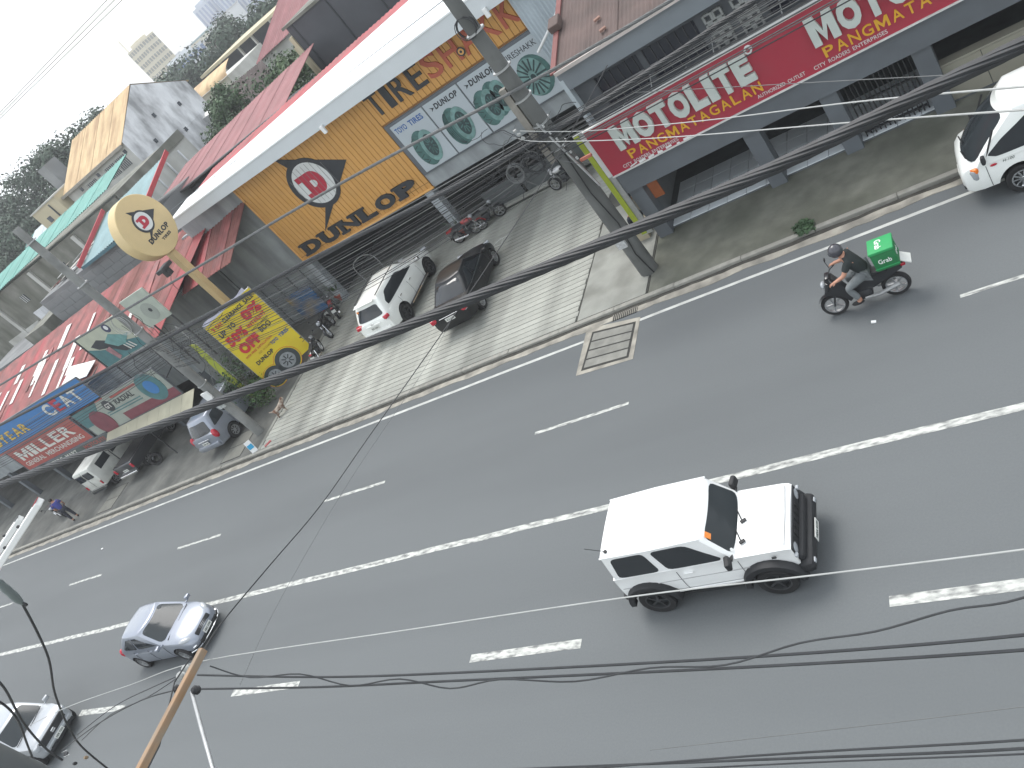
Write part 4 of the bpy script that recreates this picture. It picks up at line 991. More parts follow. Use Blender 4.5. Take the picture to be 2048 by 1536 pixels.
    # bonnet crease lines
    for sg in (1, -1): MB().tube([(.80,sg*.61,1.093),(1.50,sg*.585,1.062)], .006, 4).build('bonnet_seam', mat('seam_grey', (.35,.35,.35), .7, 0), t)
    MB().tube([(1.515,-.6,1.05),(1.535,0,1.07),(1.515,.6,1.05)], .007, 4).build('bonnet_lip', MATS['seam_grey'], t)
boxy_suv()
def hatch_params(paintm, scale=1.0, rim=RIM):
    W = .835
    st = [(-1.90,.66,.38,.80),(-1.86,.74,.30,.90),(-1.6,.81,.24,.97),(-1.0,W,.22,.98),(.3,W,.22,.955),(.9,W*.99,.22,.93),(1.3,W*.97,.23,.86),(1.62,.76,.25,.76),(1.83,.66,.28,.66),(1.93,.54,.33,.58),(1.97,.42,.36,.52)]
    cab = Cabin(xf0=1.02, xf1=.10, xr0=-1.86, xr1=-1.22, wb=.785, wr=.60, zb=.90, zr=1.43, cf=.18, cr=.14, pf=1.0, pr=1.25, bulge=.02, taper=.15, crown=.06)
    return dict(paint=paintm, st=st, W=W, wr=.30, ww=.19, ax=(1.22,-1.28), trk=.735, rim=rim, sp=7, cab=cab, crown=.05, shoulder=.13,
             ws=[(-.93,.08),(.93,.08),(.90,.95),(-.90,.95)], rw=[(-.85,.18),(.85,.18),(.80,.88),(-.80,.88)],
             sw=[[(.49,.14),(.93,.14),(.90,.26),(.70,.86),(.49,.88)], [(.10,.22),(.46,.14),(.46,.88),(.20,.84)]],
             seams=(.78,-.12,-.95), handles=((.0,.80),(-.85,.82)))
def silver_hatch():
    t, b, c = car('hatchback', 'small silver hatchback driving beside the centre line', 'car', (-26.35,9.82,0), 0, hatch_params(CARSILV))
    g = MB().obox((1.925,0,.60), (.06,.74,.15), rotm(0,-.35,0), bev=.03).build('grille', PLAST, t)
    for k in range(3): MB().tube([(1.955-k*.014,-.33,.56+k*.04),(1.965-k*.014,0,.56+k*.04),(1.955-k*.014,.33,.56+k*.04)], .010, 5).build('grille_bar', CHROME, g)
    MB().obox((1.93,0,.36), (.12,.95,.12), bev=.04).build('lower_intake', PLAST, t)
    MB().tube(smooth_path([(1.62,-.78,.30),(1.86,-.60,.27),(1.99,-.25,.27),(1.99,.25,.27),(1.86,.60,.27),(1.62,.78,.30)]), .022, 6).build('chin_trim', CHROME, t, True)
    for sg in (1, -1):
        MB().ball((1.64,sg*.58,.70), (.23,.12,.075), 14, M=rotm(0,.38,-sg*.62)).build('headlight', LENS, t, True)
        MB().ball((1.80,sg*.62,.40), (.10,.09,.05), 10, M=rotm(0,0,-sg*.6)).build('fog_lamp', CHROME, t, True)
        MB().ball((-1.80,sg*.66,.83), (.12,.12,.17), 12).build('tail_lamp', REDL, t, True)
    mirrors(t, .78, .80, .98, CARSILV, (.13,.20,.13))
    plate(t, 1.995, .44, 1, 'ABG 3390')
    MB().tube([(1.0,-.62,.935),(.93,.1,.95)], .012, 5).tube([(1.03,.05,.95),(.96,.66,.945)], .012, 5).build('wipers', PLAST, t)
    return t
silver_hatch()
def near_silver():
    W = .87
    st = [(-2.1,.7,.42,.86),(-2.05,.80,.34,1.0),(-1.6,W,.28,1.05),(0,W,.26,1.05),(.8,W,.26,1.04),(1.5,.85,.28,1.00),(1.85,.80,.30,.93),(2.02,.72,.34,.84),(2.08,.62,.40,.76)]
    cab = Cabin(xf0=1.10, xf1=.35, xr0=-2.05, xr1=-1.75, wb=.82, wr=.66, zb=1.0, zr=1.55, cf=.12, cr=.06, pf=1, pr=1.2, bulge=.015, taper=.1, crown=.05)
    P = dict(paint=CARGREY, st=st, W=W, wr=.33, ww=.21, ax=(1.35,-1.30), trk=.76, rim=RIM, sp=6, cab=cab, shoulder=.10, crown=.05,
             ws=[(-.93,.06),(.93,.06),(.9,.94),(-.9,.94)], rw=[(-.8,.2),(.8,.2),(.78,.86),(-.78,.86)],
             sw=[[(.52,.12),(.94,.12),(.80,.86),(.52,.86)], [(.10,.14),(.49,.12),(.49,.86),(.16,.84)]], seams=(.75,-.2,-1.1), handles=((0,.86),(-.95,.86)))
    t, b, c = car('utility_car', 'silver car with a wide black grille in the nearest lane', 'car', (-32.5,6.75,0), 0, P)
    MB().obox((2.05,0,.72), (.08,1.14,.26), bev=.03).build('grille', PLAST, t)
    MB().obox((2.10,0,.72), (.02,.16,.10), bev=.02).build('grille_badge', CHROME, t)
    MB().obox((2.08,0,.50), (.16,1.30,.10), bev=.03).build('bumper_bar', CARGREY, t, True)
    MB().obox((2.06,0,.36), (.14,1.24,.12), bev=.03).build('lower_intake', PLAST, t)
    for sg in (1, -1):
        MB().obox((1.99,sg*.66,.78), (.20,.24,.20), rotm(0,0,-sg*.5), bev=.05).build('headlight', LENS, t, True)
        MB().obox((2.08,sg*.55,.41), (.06,.16,.09), bev=.02).build('fog_lamp', LENS, t)
        MB().obox((-2.05,sg*.70,.90), (.12,.14,.30), bev=.03).build('tail_lamp', REDL, t)
    mirrors(t, .95, .84, 1.06, CARGREY, (.12,.22,.16)); plate(t, 2.17, .50, 1, 'NEK 7204')
    MB().tube([(1.12,-.7,1.06),(.98,.1,1.09)], .012, 5).tube([(1.16,.0,1.07),(1.02,.7,1.09)], .012, 5).build('wipers', PLAST, t)
near_silver()
def white_suv():
    W = .925
    st = [(-2.38,.74,.50,.95),(-2.33,.85,.42,1.08),(-1.9,.92,.36,1.16),(0,W,.34,1.15),(.9,W,.34,1.13),(1.5,.91,.36,1.07),(2.0,.86,.38,.98),(2.28,.76,.42,.86),(2.36,.62,.48,.76)]
    cab = Cabin(xf0=1.22, xf1=.42, xr0=-2.32, xr1=-1.92, wb=.87, wr=.66, zb=1.09, zr=1.74, cf=.14, cr=.10, pf=1, pr=1.15, bulge=.02, taper=.12, crown=.06)
    P = dict(paint=CARIV, st=st, W=W, wr=.39, ww=.25, ax=(1.50,-1.40), trk=.80, rim=RIMD, sp=6, cab=cab, shoulder=.13, crown=.05, ar=.46,
             ws=[(-.93,.06),(.93,.06),(.9,.94),(-.9,.94)], rw=[(-.86,.14),(.86,.14),(.76,.80),(-.76,.80)],
             sw=[[(.13,.20),(.92,.14),(.86,.34),(.74,.84),(.24,.86),(.12,.50)]], seams=(.85,-.2,-1.15), handles=((.02,.98),(-1.0,1.0)), hm=CHROME)
    t, b, c = car('sport_utility_vehicle', 'white sport utility vehicle parked nose in on the forecourt', 'car', (-22.25,24.65,LZ), PI/2-.02, P)
    for sg in (1, -1):
        MB().obox((-2.26,sg*.74,1.06), (.24,.34,.15), rotm(.2*sg,0,sg*.55), bev=.035).build('tail_lamp', REDL, t, True)
        MB().tube([(-1.75,sg*.60,1.83),(-.6,sg*.63,1.86),(.35,sg*.60,1.83)], .022, 6).build('roof_rail', DARKM, t, True)
        MB().obox((0,sg*(W+.07),.40), (1.9,.16,.05), bev=.015).build('running_board', PLAST, t)
        MB().tube([(-.95,sg*(W+.15),.42),(.95,sg*(W+.15),.42)], .018, 6).build('running_board_trim', CHROME, t)
        MB().obox((2.2,sg*.68,.92), (.22,.30,.14), rotm(0,0,-sg*.6), bev=.04).build('headlight', LENS, t, True)
    MB().obox((-2.35,0,.60), (.16,1.5,.26), bev=.05).build('rear_bumper', CARIV, t, True)
    MB().obox((-2.395,0,.98), (.04,.80,.07), bev=.01).build('tailgate_bar', CARIV, t)
    MB().obox((-2.405,0,1.05), (.02,.14,.06), bev=.008).build('tailgate_badge', CHROME, t)
    mirrors(t, 1.02, .89, 1.18, CHROME, (.14,.24,.17)); plate(t, -2.42, .86, -1, 'NCC 9065')
    s_ = MB().obox((0,0,0), (.012,.11,.11)).build('window_sticker', ORGS, t); s_.location = c.rear(.74,.72,.016)
    MB().obox((-1.95,0,1.80), (.22,1.1,.03), rotm(0,-.1,0), bev=.012).build('roof_spoiler', CARIV, t)
white_suv()
def black_sedan():
    W = .865
    st = [(-2.18,.60,.40,.80),(-2.14,.74,.32,.93),(-1.9,.82,.26,.98),(-1.4,.855,.22,.985),(0,W,.20,.94),(.8,W,.20,.92),(1.4,.84,.22,.85),(1.85,.76,.24,.74),(2.1,.62,.30,.62),(2.17,.48,.34,.54)]
    cab = Cabin(xf0=1.10, xf1=.20, xr0=-1.72, xr1=-.92, wb=.79, wr=.58, zb=.90, zr=1.40, cf=.18, cr=.18, pf=1, pr=1.1, bulge=.015, taper=.16, crown=.06)
    P = dict(paint=CARBLACK, st=st, W=W, wr=.31, ww=.20, ax=(1.30,-1.28), trk=.755, rim=RIM, sp=8, cab=cab, shoulder=.13, crown=.05,
             ws=[(-.93,.06),(.93,.06),(.9,.95),(-.9,.95)], rw=[(-.88,.10),(.88,.10),(.84,.94),(-.84,.94)],
             sw=[[(.50,.14),(.93,.14),(.72,.86),(.50,.88)], [(.10,.14),(.47,.14),(.47,.88),(.30,.84)]], seams=(.82,-.15,-1.1), handles=((0,.80),(-.9,.82)))
    t, b, c = car('sedan', 'black sedan parked nose in beside the white sport utility vehicle', 'car', (-17.95,22.95,LZ), PI/2+.09, P); t.scale = (1.05,1.03,1.03)
    for sg in (1, -1):
        MB().obox((-2.03,sg*.665,.86), (.36,.36,.19), rotm(0,0,sg*.62), bev=.045).build('tail_lamp', REDL, t, True)
        MB().obox((-2.13,sg*.70,.77), (.10,.16,.06), rotm(0,0,sg*.6), bev=.015).build('reverse_lamp', LENS, t)
        MB().obox((1.86,sg*.60,.70), (.30,.24,.12), rotm(0,.3,-sg*.6), bev=.04).build('headlight', LENS, t, True)
    MB().tube([(-2.185,-.40,.84),(-2.20,0,.845),(-2.185,.40,.84)], .013, 6).build('boot_trim', CHROME, t)
    mirrors(t, .88, .80, .96, CARBLACK, (.13,.20,.13)); plate(t, -2.20, .72, -1, 'ACA 6158')
    # pale window reveal line
    for sg in (1, -1): MB().tube([c.side(sg,k/10,.07,.012) for k in range(0,11)], .007, 4).build('window_trim', CHROME, t)
black_sedan()
def silver_mpv():
    W = .835
    st = [(-2.08,.66,.44,.86),(-2.04,.76,.34,1.0),(-1.7,.82,.28,1.06),(0,W,.26,1.05),(.9,W,.26,1.0),(1.5,.82,.28,.92),(1.85,.74,.30,.82),(2.05,.6,.36,.70)]
    cab = Cabin(xf0=1.35, xf1=.55, xr0=-2.03, xr1=-1.72, wb=.79, wr=.64, zb=.98, zr=1.60, cf=.14, cr=.12, pf=1, pr=1.2, bulge=.02, taper=.12, crown=.07)
    P = dict(paint=CARSILV, st=st, W=W, wr=.31, ww=.19, ax=(1.32,-1.28), trk=.735, rim=RIM, sp=8, cab=cab, shoulder=.12, crown=.04,
             ws=[(-.93,.06),(.93,.06),(.9,.94),(-.9,.94)], rw=[(-.84,.10),(.84,.10),(.78,.84),(-.78,.84)],
             sw=[[(.05,.16),(.30,.14),(.30,.86),(.10,.84)],[(.33,.13),(.62,.12),(.62,.86),(.33,.86)],[(.65,.12),(.95,.12),(.80,.84),(.65,.86)]], seams=(.9,-.05,-.95), handles=((.1,.86),(-.85,.88)))
    t, b, c = car('minivan', 'silver minivan parked in the dark yard beside the utility pole', 'car', (-31.95,21.75,.06), PI/2+.02, P); t.scale = (1.1,1.1,1.1)
    for sg in (1, -1):
        MB().ball((-1.94,sg*.72,.90), (.13,.12,.22), 12, M=rotm(0,0,0)).build('tail_lamp', REDL, t, True)
        MB().obox((2.0,sg*.6,.75), (.14,.28,.14), rotm(0,0,-sg*.5), bev=.04).build('headlight', LENS, t)
    MB().obox((-2.09,0,.52), (.14,1.36,.22), bev=.05).build('rear_bumper', CARSILV, t, True)
    MB().obox((-2.115,0,.86), (.03,.70,.05), bev=.01).build('tailgate_trim', CHROME, t)
    plate(t, -2.13, .72, -1, 'ZHK 402'); mirrors(t, 1.2, .80, 1.06, CARSILV)
    MB().tube([(-2.05,.05,1.10),(-2.03,-.34,1.14)], .012, 5).build('rear_wiper', PLAST, t)
silver_mpv()
def pickup_truck():
    W = .86
    st = [(-2.4,.84,.55,.95),(-2.35,W,.50,1.0),(0,W,.42,1.02),(1.5,W,.36,1.03),(2.02,.84,.34,1.02),(2.2,.80,.34,.98),(2.32,.72,.36,.88),(2.37,.60,.40,.74)]
    cab = Cabin(xf0=2.24, xf1=1.30, xr0=.10, xr1=.14, wb=.83, wr=.66, zb=.98, zr=1.86, cf=.20, cr=.03, pf=1.15, pr=1, bulge=.02, taper=.02, crown=.10)
    P = dict(paint=CARIV, st=st, W=W, wr=.33, ww=.20, ax=(1.32,-1.45), trk=.76, rim=CHROME, sp=10, cab=cab, shoulder=.11, crown=.05, ar=.42,
             ws=[(-.93,.05),(.93,.05),(.88,.90),(-.88,.90)], rw=[(-.8,.3),(.8,.3),(.78,.86),(-.78,.86)],
             sw=[[(.08,.12),(.80,.10),(.93,.20),(.86,.48),(.60,.86),(.08,.86)]], seams=(1.86,.30), handles=((.5,.90),), hm=PLAST)
    t, b, c = car('light_truck', 'white light truck parked at the kerb by the right edge', 'truck', (.82,17.72,0), PI, P)
    for sg in (1, -1):
        MB().obox((2.10,sg*.715,.80), (.24,.20,.26), rotm(0,0,-sg*.75), bev=.05).build('headlight', LENS, t, True)
        MB().obox((2.08,sg*.735,.90), (.22,.16,.13), rotm(0,0,-sg*.75), bev=.04).build('indicator_lamp', ORGL, t, True)
        MB().obox((2.27,sg*.55,.50), (.12,.26,.10), rotm(0,0,-sg*.4), bev=.02).build('bumper_inlet', PLAST, t)
        MB().ball((1.72,sg*(W-.004),.92), (.07,.012,.03), 10).build('side_repeater', REDL, t)
        MB().obox((-1.0,sg*.86,1.02), (2.7,.05,.36), bev=.015).build('bed_side', CARWHITE, t)
        MB().tube([(1.83,sg*.80,1.05),(1.52,sg*.735,1.64)], .022, 6).build('pillar_slot', PLAST, t)
    mirrors(t, 1.86, .80, 1.14, PLAST, (.08,.13,.20))
    MB().tube([(2.20,-.55,1.02),(2.14,.0,1.16)], .014, 5).tube([(2.22,.05,1.02),(2.15,.6,1.16)], .014, 5).build('wipers', PLAST, t)
    plate(t, 2.40, .52, 1, 'RLZ 718'); tm = textmesh('H-100', .06, .003, 0, shear=.3)
    xf(tm, facade((1.55,W+.004,.90), (-1,0,0), (0,0,1))).build('model_script', INK, t)
    MB().box(-2.3,-.0,-.8,.8,.60,.70).build('bed_floor', DARKM, t)
pickup_truck()
def white_box_truck():
    t = thing('box_van', 'old white boxy van with square rear windows in the dark yard', 'van', (-42.9,22.0,.06), PI/2+.06)
    m = mat('van_white', (.60,.61,.57), .5, .08, 2, dirt=(.3,.3,.27), dscale=1.5, damt=.5)
    MB().obox((-.2,0,1.15), (3.3,1.56,1.34), bev=.12).build('body', m, t, True)
    MB().obox((1.6,0,.82), (.7,1.5,.68), bev=.15).build('nose', m, t, True)
    MB().obox((-.2,0,.45), (3.5,1.3,.2)).build('chassis', DARKM, t)
    for sg in (1,-1):
        w = MB().obox((-1.86,sg*.36,1.42), (.03,.56,.42), bev=.05).build('rear_window', GLASS, t); 
        MB().obox((-1.87,sg*.70,.78), (.04,.10,.22), bev=.01).build('tail_lamp', REDL, t)
        for k in range(2): MB().obox((-.9+k*1.15,sg*.785,1.42), (.9,.02,.42), bev=.008).build('side_window', GLASS, t)
        for x in (1.15,-1.2): add_wheel(t, x, sg*.66, .30, .18, RIM, 6)
    MB().obox((-1.88,0,.50), (.14,1.4,.12), bev=.03).build('rear_bumper', mat('bumper_grey',(.2,.2,.19),.6), t)
    MB().tube([(-1.872,0,.62),(-1.872,0,1.75)], .008, 4).build('door_seam', DARKM, t)
    t2 = thing('dark_pickup', 'dark pickup with red tail lamp next to the white van', 'pickup', (-39.95,22.3,.06), PI/2+.05)
    mm = paint('charcoal', (.03,.032,.036))
    MB().obox((-.9,0,.80), (2.2,1.62,.56), bev=.06).build('cargo_bed', mm, t2, True)
    MB().obox((-.9,0,1.05), (2.0,1.40,.10)).build('bed_well', BLACK, t2)
    MB().obox((.9,0,.80), (1.6,1.66,.60), bev=.10).build('front_body', mm, t2, True)
    cb = Cabin(xf0=1.25, xf1=.75, xr0=-.05, xr1=.05, wb=.78, wr=.66, zb=1.02, zr=1.62, cf=.1, cr=.03, pf=1, pr=1, bulge=.01, taper=.02, crown=.06)
    cb.mesh().build('cabin', mm, t2, True)
    pane(cb.rear, [(-.85,.14),(.85,.14),(.8,.86),(-.8,.86)], GLASS, 'rear_window', t2); pane(cb.front, [(-.9,.1),(.9,.1),(.85,.9),(-.85,.9)], WSCR, 'windscreen', t2)
    for sg in (1,-1):
        pane(lambda a,v,o,sg=sg: cb.side(sg,a,v,o), [(.1,.14),(.9,.14),(.75,.86),(.1,.86)], GLASS, 'side_window', t2)
        MB().obox((-2.0,sg*.74,.86), (.06,.16,.26), bev=.02).build('tail_lamp', REDL, t2)
        for x in (1.15,-1.15): add_wheel(t2, x, sg*.68, .33, .2, RIM, 6)
    plate(t2, -2.02, .72, -1, 'UVK 315')
    MB().obox((-2.05,0,.48), (.12,1.5,.14), bev=.03).build('rear_bumper', CHROME, t2)
white_box_truck()
# ---------------------------------------------------------------- motorcycles and people
def bike_wheel(t, x, r, w, name, rim=RIMD, sp=5):
    M = tr((0,0,0), rotm(PI/2,0,0))
    wl = MB().lathe([(r*.74,-w*.4),(r*.94,-w*.5),(r,-w*.15),(r,w*.15),(r*.94,w*.5),(r*.74,w*.4)], 24, M, close=True).build(name, BLACK, t, True)
    wl.location = (x, 0, r)
    MB().lathe([(r*.76,-w*.38),(r*.76,w*.38),(r*.68,w*.34),(r*.68,-w*.34)], 24, M, close=True).build('rim', rim, wl, True)
    hb = MB().lathe([(r*.16,-w*.6),(r*.16,w*.6)], 12, M)
    for i in range(sp):
        a = 2*PI*i/sp; hb.obox((math.cos(a)*r*.42,0,math.sin(a)*r*.42), (r*.58,w*.35,r*.11), rotm(0,-a,0))
    hb.build('spokes', rim, wl)
    return wl
def motorcycle(label, loc, rz, body, group='motorcycles parked on the forecourt', seatc=None, lean=.12, plastic=None):
    t = thing('motorcycle', label, 'motorcycle', loc, rz, group); t.rotation_euler = (lean, 0, rz)
    fw = bike_wheel(t, .64, .285, .09, 'front_wheel', RIM); rw = bike_wheel(t, -.62, .285, .11, 'rear_wheel', RIM)
    MB().tube([(.64,.07,.285),(.50,.08,.70),(.42,.06,.95)], .022, 6).tube([(.64,-.07,.285),(.50,-.08,.70),(.42,-.06,.95)], .022, 6).build('fork', CHROME, t, True)
    MB().grid(lambda u, v: (.64+.315*math.cos(.25+u*1.9), -.055+.11*v, .285+.315*math.sin(.25+u*1.9)), 8, 2).build('front_fender', body, t, True)
    MB().obox((.02,0,.42), (.34,.24,.30), rotm(0,.15,0), bev=.05).obox((.02,0,.32), (.22,.36,.12), bev=.03).build('engine', DARKM, t, True)
    MB().tube([(.42,0,.86),(.30,0,.60),(.16,0,.34),(-.22,0,.30),(-.62,0,.285)], .032, 6).tube([(.40,0,.84),(-.15,0,.70),(-.7,0,.74)], .03, 6).build('frame', DARKM, t, True)
    MB().ball((.18,0,.80), (.25,.14,.12), 14, M=rotm(0,.2,0)).build('fuel_tank', body, t, True)
    MB().obox((-.30,0,.79), (.66,.22,.10), rotm(0,-.06,0), bev=.045).build('seat', seatc or PLAST, t, True)
    MB().obox((-.70,0,.75), (.34,.17,.12), rotm(0,-.2,0), bev=.04).build('tail', body, t, True)
    MB().obox((-.89,0,.74), (.05,.14,.07), bev=.015).build('tail_lamp', REDL, t)
    MB().grid(lambda u, v: (-.62+.33*math.cos(1.3+u*1.7), -.07+.14*v, .285+.33*math.sin(1.3+u*1.7)), 8, 2).build('rear_fender', PLAST, t, True)
    MB().tube([(.10,-.12,.35),(-.10,-.16,.24),(-.72,-.17,.33)], [.022,.03,.045], 8).build('exhaust', CHROME, t, True)
    MB().tube([(.30,.36,.98),(.38,.22,1.02),(.42,0,.98),(.38,-.22,1.02),(.30,-.36,.98)], .014, 6).build('handlebar', DARKM, t, True)
    MB().ball((.52,0,.88), (.10,.10,.10), 12).build('headlight', LENS, t, True)
    MB().obox((.48,0,.80), (.10,.24,.20), bev=.04).build('headlight_cowl', plastic or body, t, True)
    for s in (1,-1):
        MB().tube([(.36,s*.24,1.02),(.38,s*.30,1.16)], .008, 5).ball((.37,s*.32,1.19), (.02,.06,.04), 10).build('mirror', PLAST, t, True)
        MB().tube([(-.42,s*.10,.66),(-.60,s*.12,.30)], .022, 6).build('shock_absorber', CHROME, t)
    MB().tube([(.0,.14,.20),(.06,.34,.0)], .012, 5).build('kickstand', DARKM, t)
    MB().obox((-.92,0,.56), (.01,.20,.14)).build('number_plate', PLATE, t)
    return t
BKB = paint('bike_black', (.02,.021,.024)); BKR = paint('bike_red', (.32,.03,.03)); BKW = paint('bike_white', (.6,.6,.6))
motorcycle('black motorcycle with red seat cover parked by the potted palm', (-28.0,26.9,LZ+.0), 2.2, BKB, seatc=BKR)
motorcycle('black motorcycle facing the road beside the sale banner', (-27.6,25.55,LZ), -1.15, BKB)
motorcycle('dark motorcycle standing in the shade below the sale banner', (-27.3,23.6,LZ), 2.0, BKB)
motorcycle('dark motorcycle parked at the low wall of the shop', (-18.8,28.0,LZ), .35, BKB)
motorcycle('red tailed motorcycle parked beside the red flower pot', (-19.7,27.75,LZ), .1, BKR)
motorcycle('white fronted motorcycle parked at the far corner of the forecourt', (-14.6,27.7,LZ), 2.9, BKW)
motorcycle('black motorcycle in the yard beside the person in blue', (-47.3,19.9,.06), -.4, BKB, 'motorcycles parked in the yard')
def skin_mesh(name, J, E, m, parent, sub=2):
    """J: name -> (co, radius) ; E: edges. one continuous limb-tapered surface"""
    keys = list(J); me = bpy.data.meshes.new(name); me.from_pydata([J[k][0] for k in keys], [(keys.index(a), keys.index(b)) for a, b in E], [])
    ob = bpy.data.objects.new('tmp', me); COL.objects.link(ob)
    md = ob.modifiers.new('s', 'SKIN'); md.use_smooth_shade = True
    for i, k in enumerate(keys):
        sv = me.skin_vertices[0].data[i]; r = J[k][1]; sv.radius = (r, r) if not isinstance(r, tuple) else r; sv.use_root = (i == 0)
    ss = ob.modifiers.new('u', 'SUBSURF'); ss.levels = sub; ss.render_levels = sub
    dg = bpy.context.evaluated_depsgraph_get(); out = bpy.data.meshes.new_from_object(ob.evaluated_get(dg)); out.name = name
    bpy.data.objects.remove(ob); bpy.data.meshes.remove(me)
    out.materials.clear(); out.materials.append(m)
    return mobj(name, out, parent)
SKIN = mat('skin', (.42,.22,.15), .55, .06, 8); JEANS = mat('grey_trousers', (.16,.175,.18), .9, .15, 8, bump=.2, bscale=60); SHIRTB = mat('black_shirt', (.022,.028,.028), .9, .15, 8)
SHIRTBL = mat('blue_shirt', (.05,.06,.24), .9, .15, 8); TRD = mat('dark_trousers', (.03,.033,.045), .9, .15, 8); SHIRTBG = mat('beige_shirt', (.36,.32,.25), .9, .1, 8); HAIR = mat('black_hair', (.015,.014,.014), .6, .2, 20)
def person(label, loc, rz, pose, shirt, trousers, hat=None, hatname='helmet', hairm=HAIR):
    t = thing('person', label, 'person', loc, rz)
    p = pose
    J = {'hip': (p['hip'], (.15,.12)), 'waist': (p['waist'], (.14,.11)), 'chest': (p['chest'], (.17,.125)), 'neck': (p['neck'], .062), 'head0': (p['head0'], .085), 'head1': (p['head1'], .098), 'head2': (p['head2'], .07)}
    E = [('hip','waist'),('waist','chest'),('chest','neck'),('neck','head0'),('head0','head1'),('head1','head2')]
    for s in ('l','r'):
        for k, r in (('sh',.07),('el',.05),('wr',.036)): J[k+s] = (p[k+s], r)
        for k, r in (('th',.095),('kn',.068),('an',.048),('to',.045)): J[k+s] = (p[k+s], r)
        E += [('chest','sh'+s),('sh'+s,'el'+s),('el'+s,'wr'+s),('hip','th'+s),('th'+s,'kn'+s),('kn'+s,'an'+s),('an'+s,'to'+s)]
        # palm, fingers and thumb
        w = Vector(p['wr'+s]); e = Vector(p['el'+s]); d = (w-e).normalized(); side = d.cross(Vector((0,0,1))).normalized(); dn = Vector((0,0,-1))
        pm = w+d*.065; J['pa'+s] = (tuple(pm), (.036,.022)); E.append(('wr'+s,'pa'+s))
        for i, ln in enumerate((.062,.075,.07,.055)):
            b = pm+side*(i-1.5)*.021+d*.02; m1 = b+d*ln*.6; m2 = m1+(d*.35+dn*.9)*ln*.55
            J['f%d%s' % (i,s)] = (tuple(b+d*.01), .0095); J['g%d%s' % (i,s)] = (tuple(m1), .0088); J['h%d%s' % (i,s)] = (tuple(m2), .0078)
            E += [('pa'+s,'f%d%s' % (i,s)),('f%d%s' % (i,s),'g%d%s' % (i,s)),('g%d%s' % (i,s),'h%d%s' % (i,s))]
        sg = 1 if s == 'l' else -1
        th = w+d*.03-side*sg*.045+dn*.01; J['t0'+s] = (tuple(th), .011); J['t1'+s] = (tuple(th+d*.04-side*sg*.012+dn*.012), .009); E += [('wr'+s,'t0'+s),('t0'+s,'t1'+s)]
    body = skin_mesh('body', J, E, SKIN, t)
    def sub(keys, k, m, name, extra=()):
        JJ = {a: (J[a][0], tuple(x*k for x in J[a][1]) if isinstance(J[a][1], tuple) else J[a][1]*k) for a in keys}
        for nm, a, b, f in extra:
            JJ[nm] = (tuple(Vector(J[a][0]).lerp(Vector(J[b][0]), f)), (J[b][1] if not isinstance(J[b][1], tuple) else J[b][1][0])*k*1.15)
        EE = [(a, b) for a, b in E if a in JJ and b in JJ] + [(a, nm) for nm, a, b, f in extra]
        return skin_mesh(name, JJ, EE, m, t)
    sub(['hip','waist','chest','shl','shr'], 1.32, shirt, 'shirt', (('sl','shl','ell',.75),('sr','shr','elr',.75),('nk','chest','neck',.8)))
    sub(['hip','thl','thr','knl','knr'], 1.26, trousers, 'trousers', (('bl','knl','anl',.86),('br','knr','anr',.86)))
    for s in ('l','r'):
        a = Vector(p['an'+s]); b = Vector(p['to'+s]); d = b-a; M = rotm(0,0,math.atan2(d.y, d.x))
        MB().ball(a.lerp(b,.5)+Vector((0,0,-.01)), (.14,.055,.05), 12, M=M).build('shoe', BLACK, t, True)
    h = Vector(p['head1']); f = Vector(p['face'])
    up = (Vector(p['head2'])-Vector(p['neck'])).normalized(); rt = f.cross(up).normalized()
    if hat:
        hm = MB()
        hm.ball(h+up*.02-f*.01, (.155,.145,.155), 16).build(hatname, hat, t, True)
        if hatname == 'helmet': MB().ball(h+f*.055+up*.0, (.11,.108,.06), 14).build('visor', GLASS, t, True)
    else:
        MB().ball(h+up*.03-f*.025, (.105,.098,.10), 14).build('hair', hairm, t, True)
    for sg in (1,-1): MB().ball(h+f*.088+rt*sg*.033, (.011,.011,.008), 8).build('eye', mat('eye',(.05,.04,.04),.3), t)
    MB().ball(h+f*.103-up*.03, (.014,.012,.02), 8).build('nose', SKIN, t, True)
    MB().obox(h+f*.092-up*.065, (.012,.045,.010), rotm(0,0,math.atan2(f.y,f.x)), bev=.003).build('mouth', mat('lips',(.3,.12,.1),.5), t)
    for sg in (1,-1): MB().ball(h+rt*sg*.095, (.022,.012,.032), 8, M=rotm(0,0,math.atan2(f.y,f.x))).build('ear', SKIN, t, True)
    return t
# delivery scooter
SC = (-3.84,15.02,0)
sct = thing('delivery_motorcycle', 'black delivery motorcycle ridden on the road', 'motorcycle', SC, PI)
bike_wheel(sct, .66, .29, .09, 'front_wheel', RIM); bike_wheel(sct, -.64, .29, .11, 'rear_wheel', RIM)
MB().tube([(.66,.07,.29),(.50,.06,.72)], .022, 6).tube([(.66,-.07,.29),(.50,-.06,.72)], .022, 6).build('fork', DARKM, sct, True)
MB().grid(lambda u, v: (.66+.325*math.cos(.15+u*2.1), -.06+.12*v, .29+.325*math.sin(.15+u*2.1)), 8, 2).build('front_fender', BKB, sct, True)
MB().prism([(.74,-.10,.66),(.56,-.10,1.02),(.44,-.10,1.06),(.30,-.10,.72),(.18,-.10,.40),(.30,-.10,.30),(.44,-.10,.52)], (0,.20,0)).build('front_fairing', BKB, sct)
MB().obox((.60,0,.86), (.10,.30,.26), rotm(0,-.45,0), bev=.05).build('front_cowl', BKB, sct, True)
MB().prism([(.35,-.09,.62),(.10,-.09,.58),(-.20,-.09,.74),(-.85,-.09,.84),(-.90,-.09,.70),(-.45,-.09,.52),(.05,-.09,.36),(.3,-.09,.40)], (0,.18,0)).build('body_panels', BKB, sct)
MB().obox((-.28,0,.80), (.70,.24,.10), rotm(0,-.08,0), bev=.045).build('seat', PLAST, sct, True)
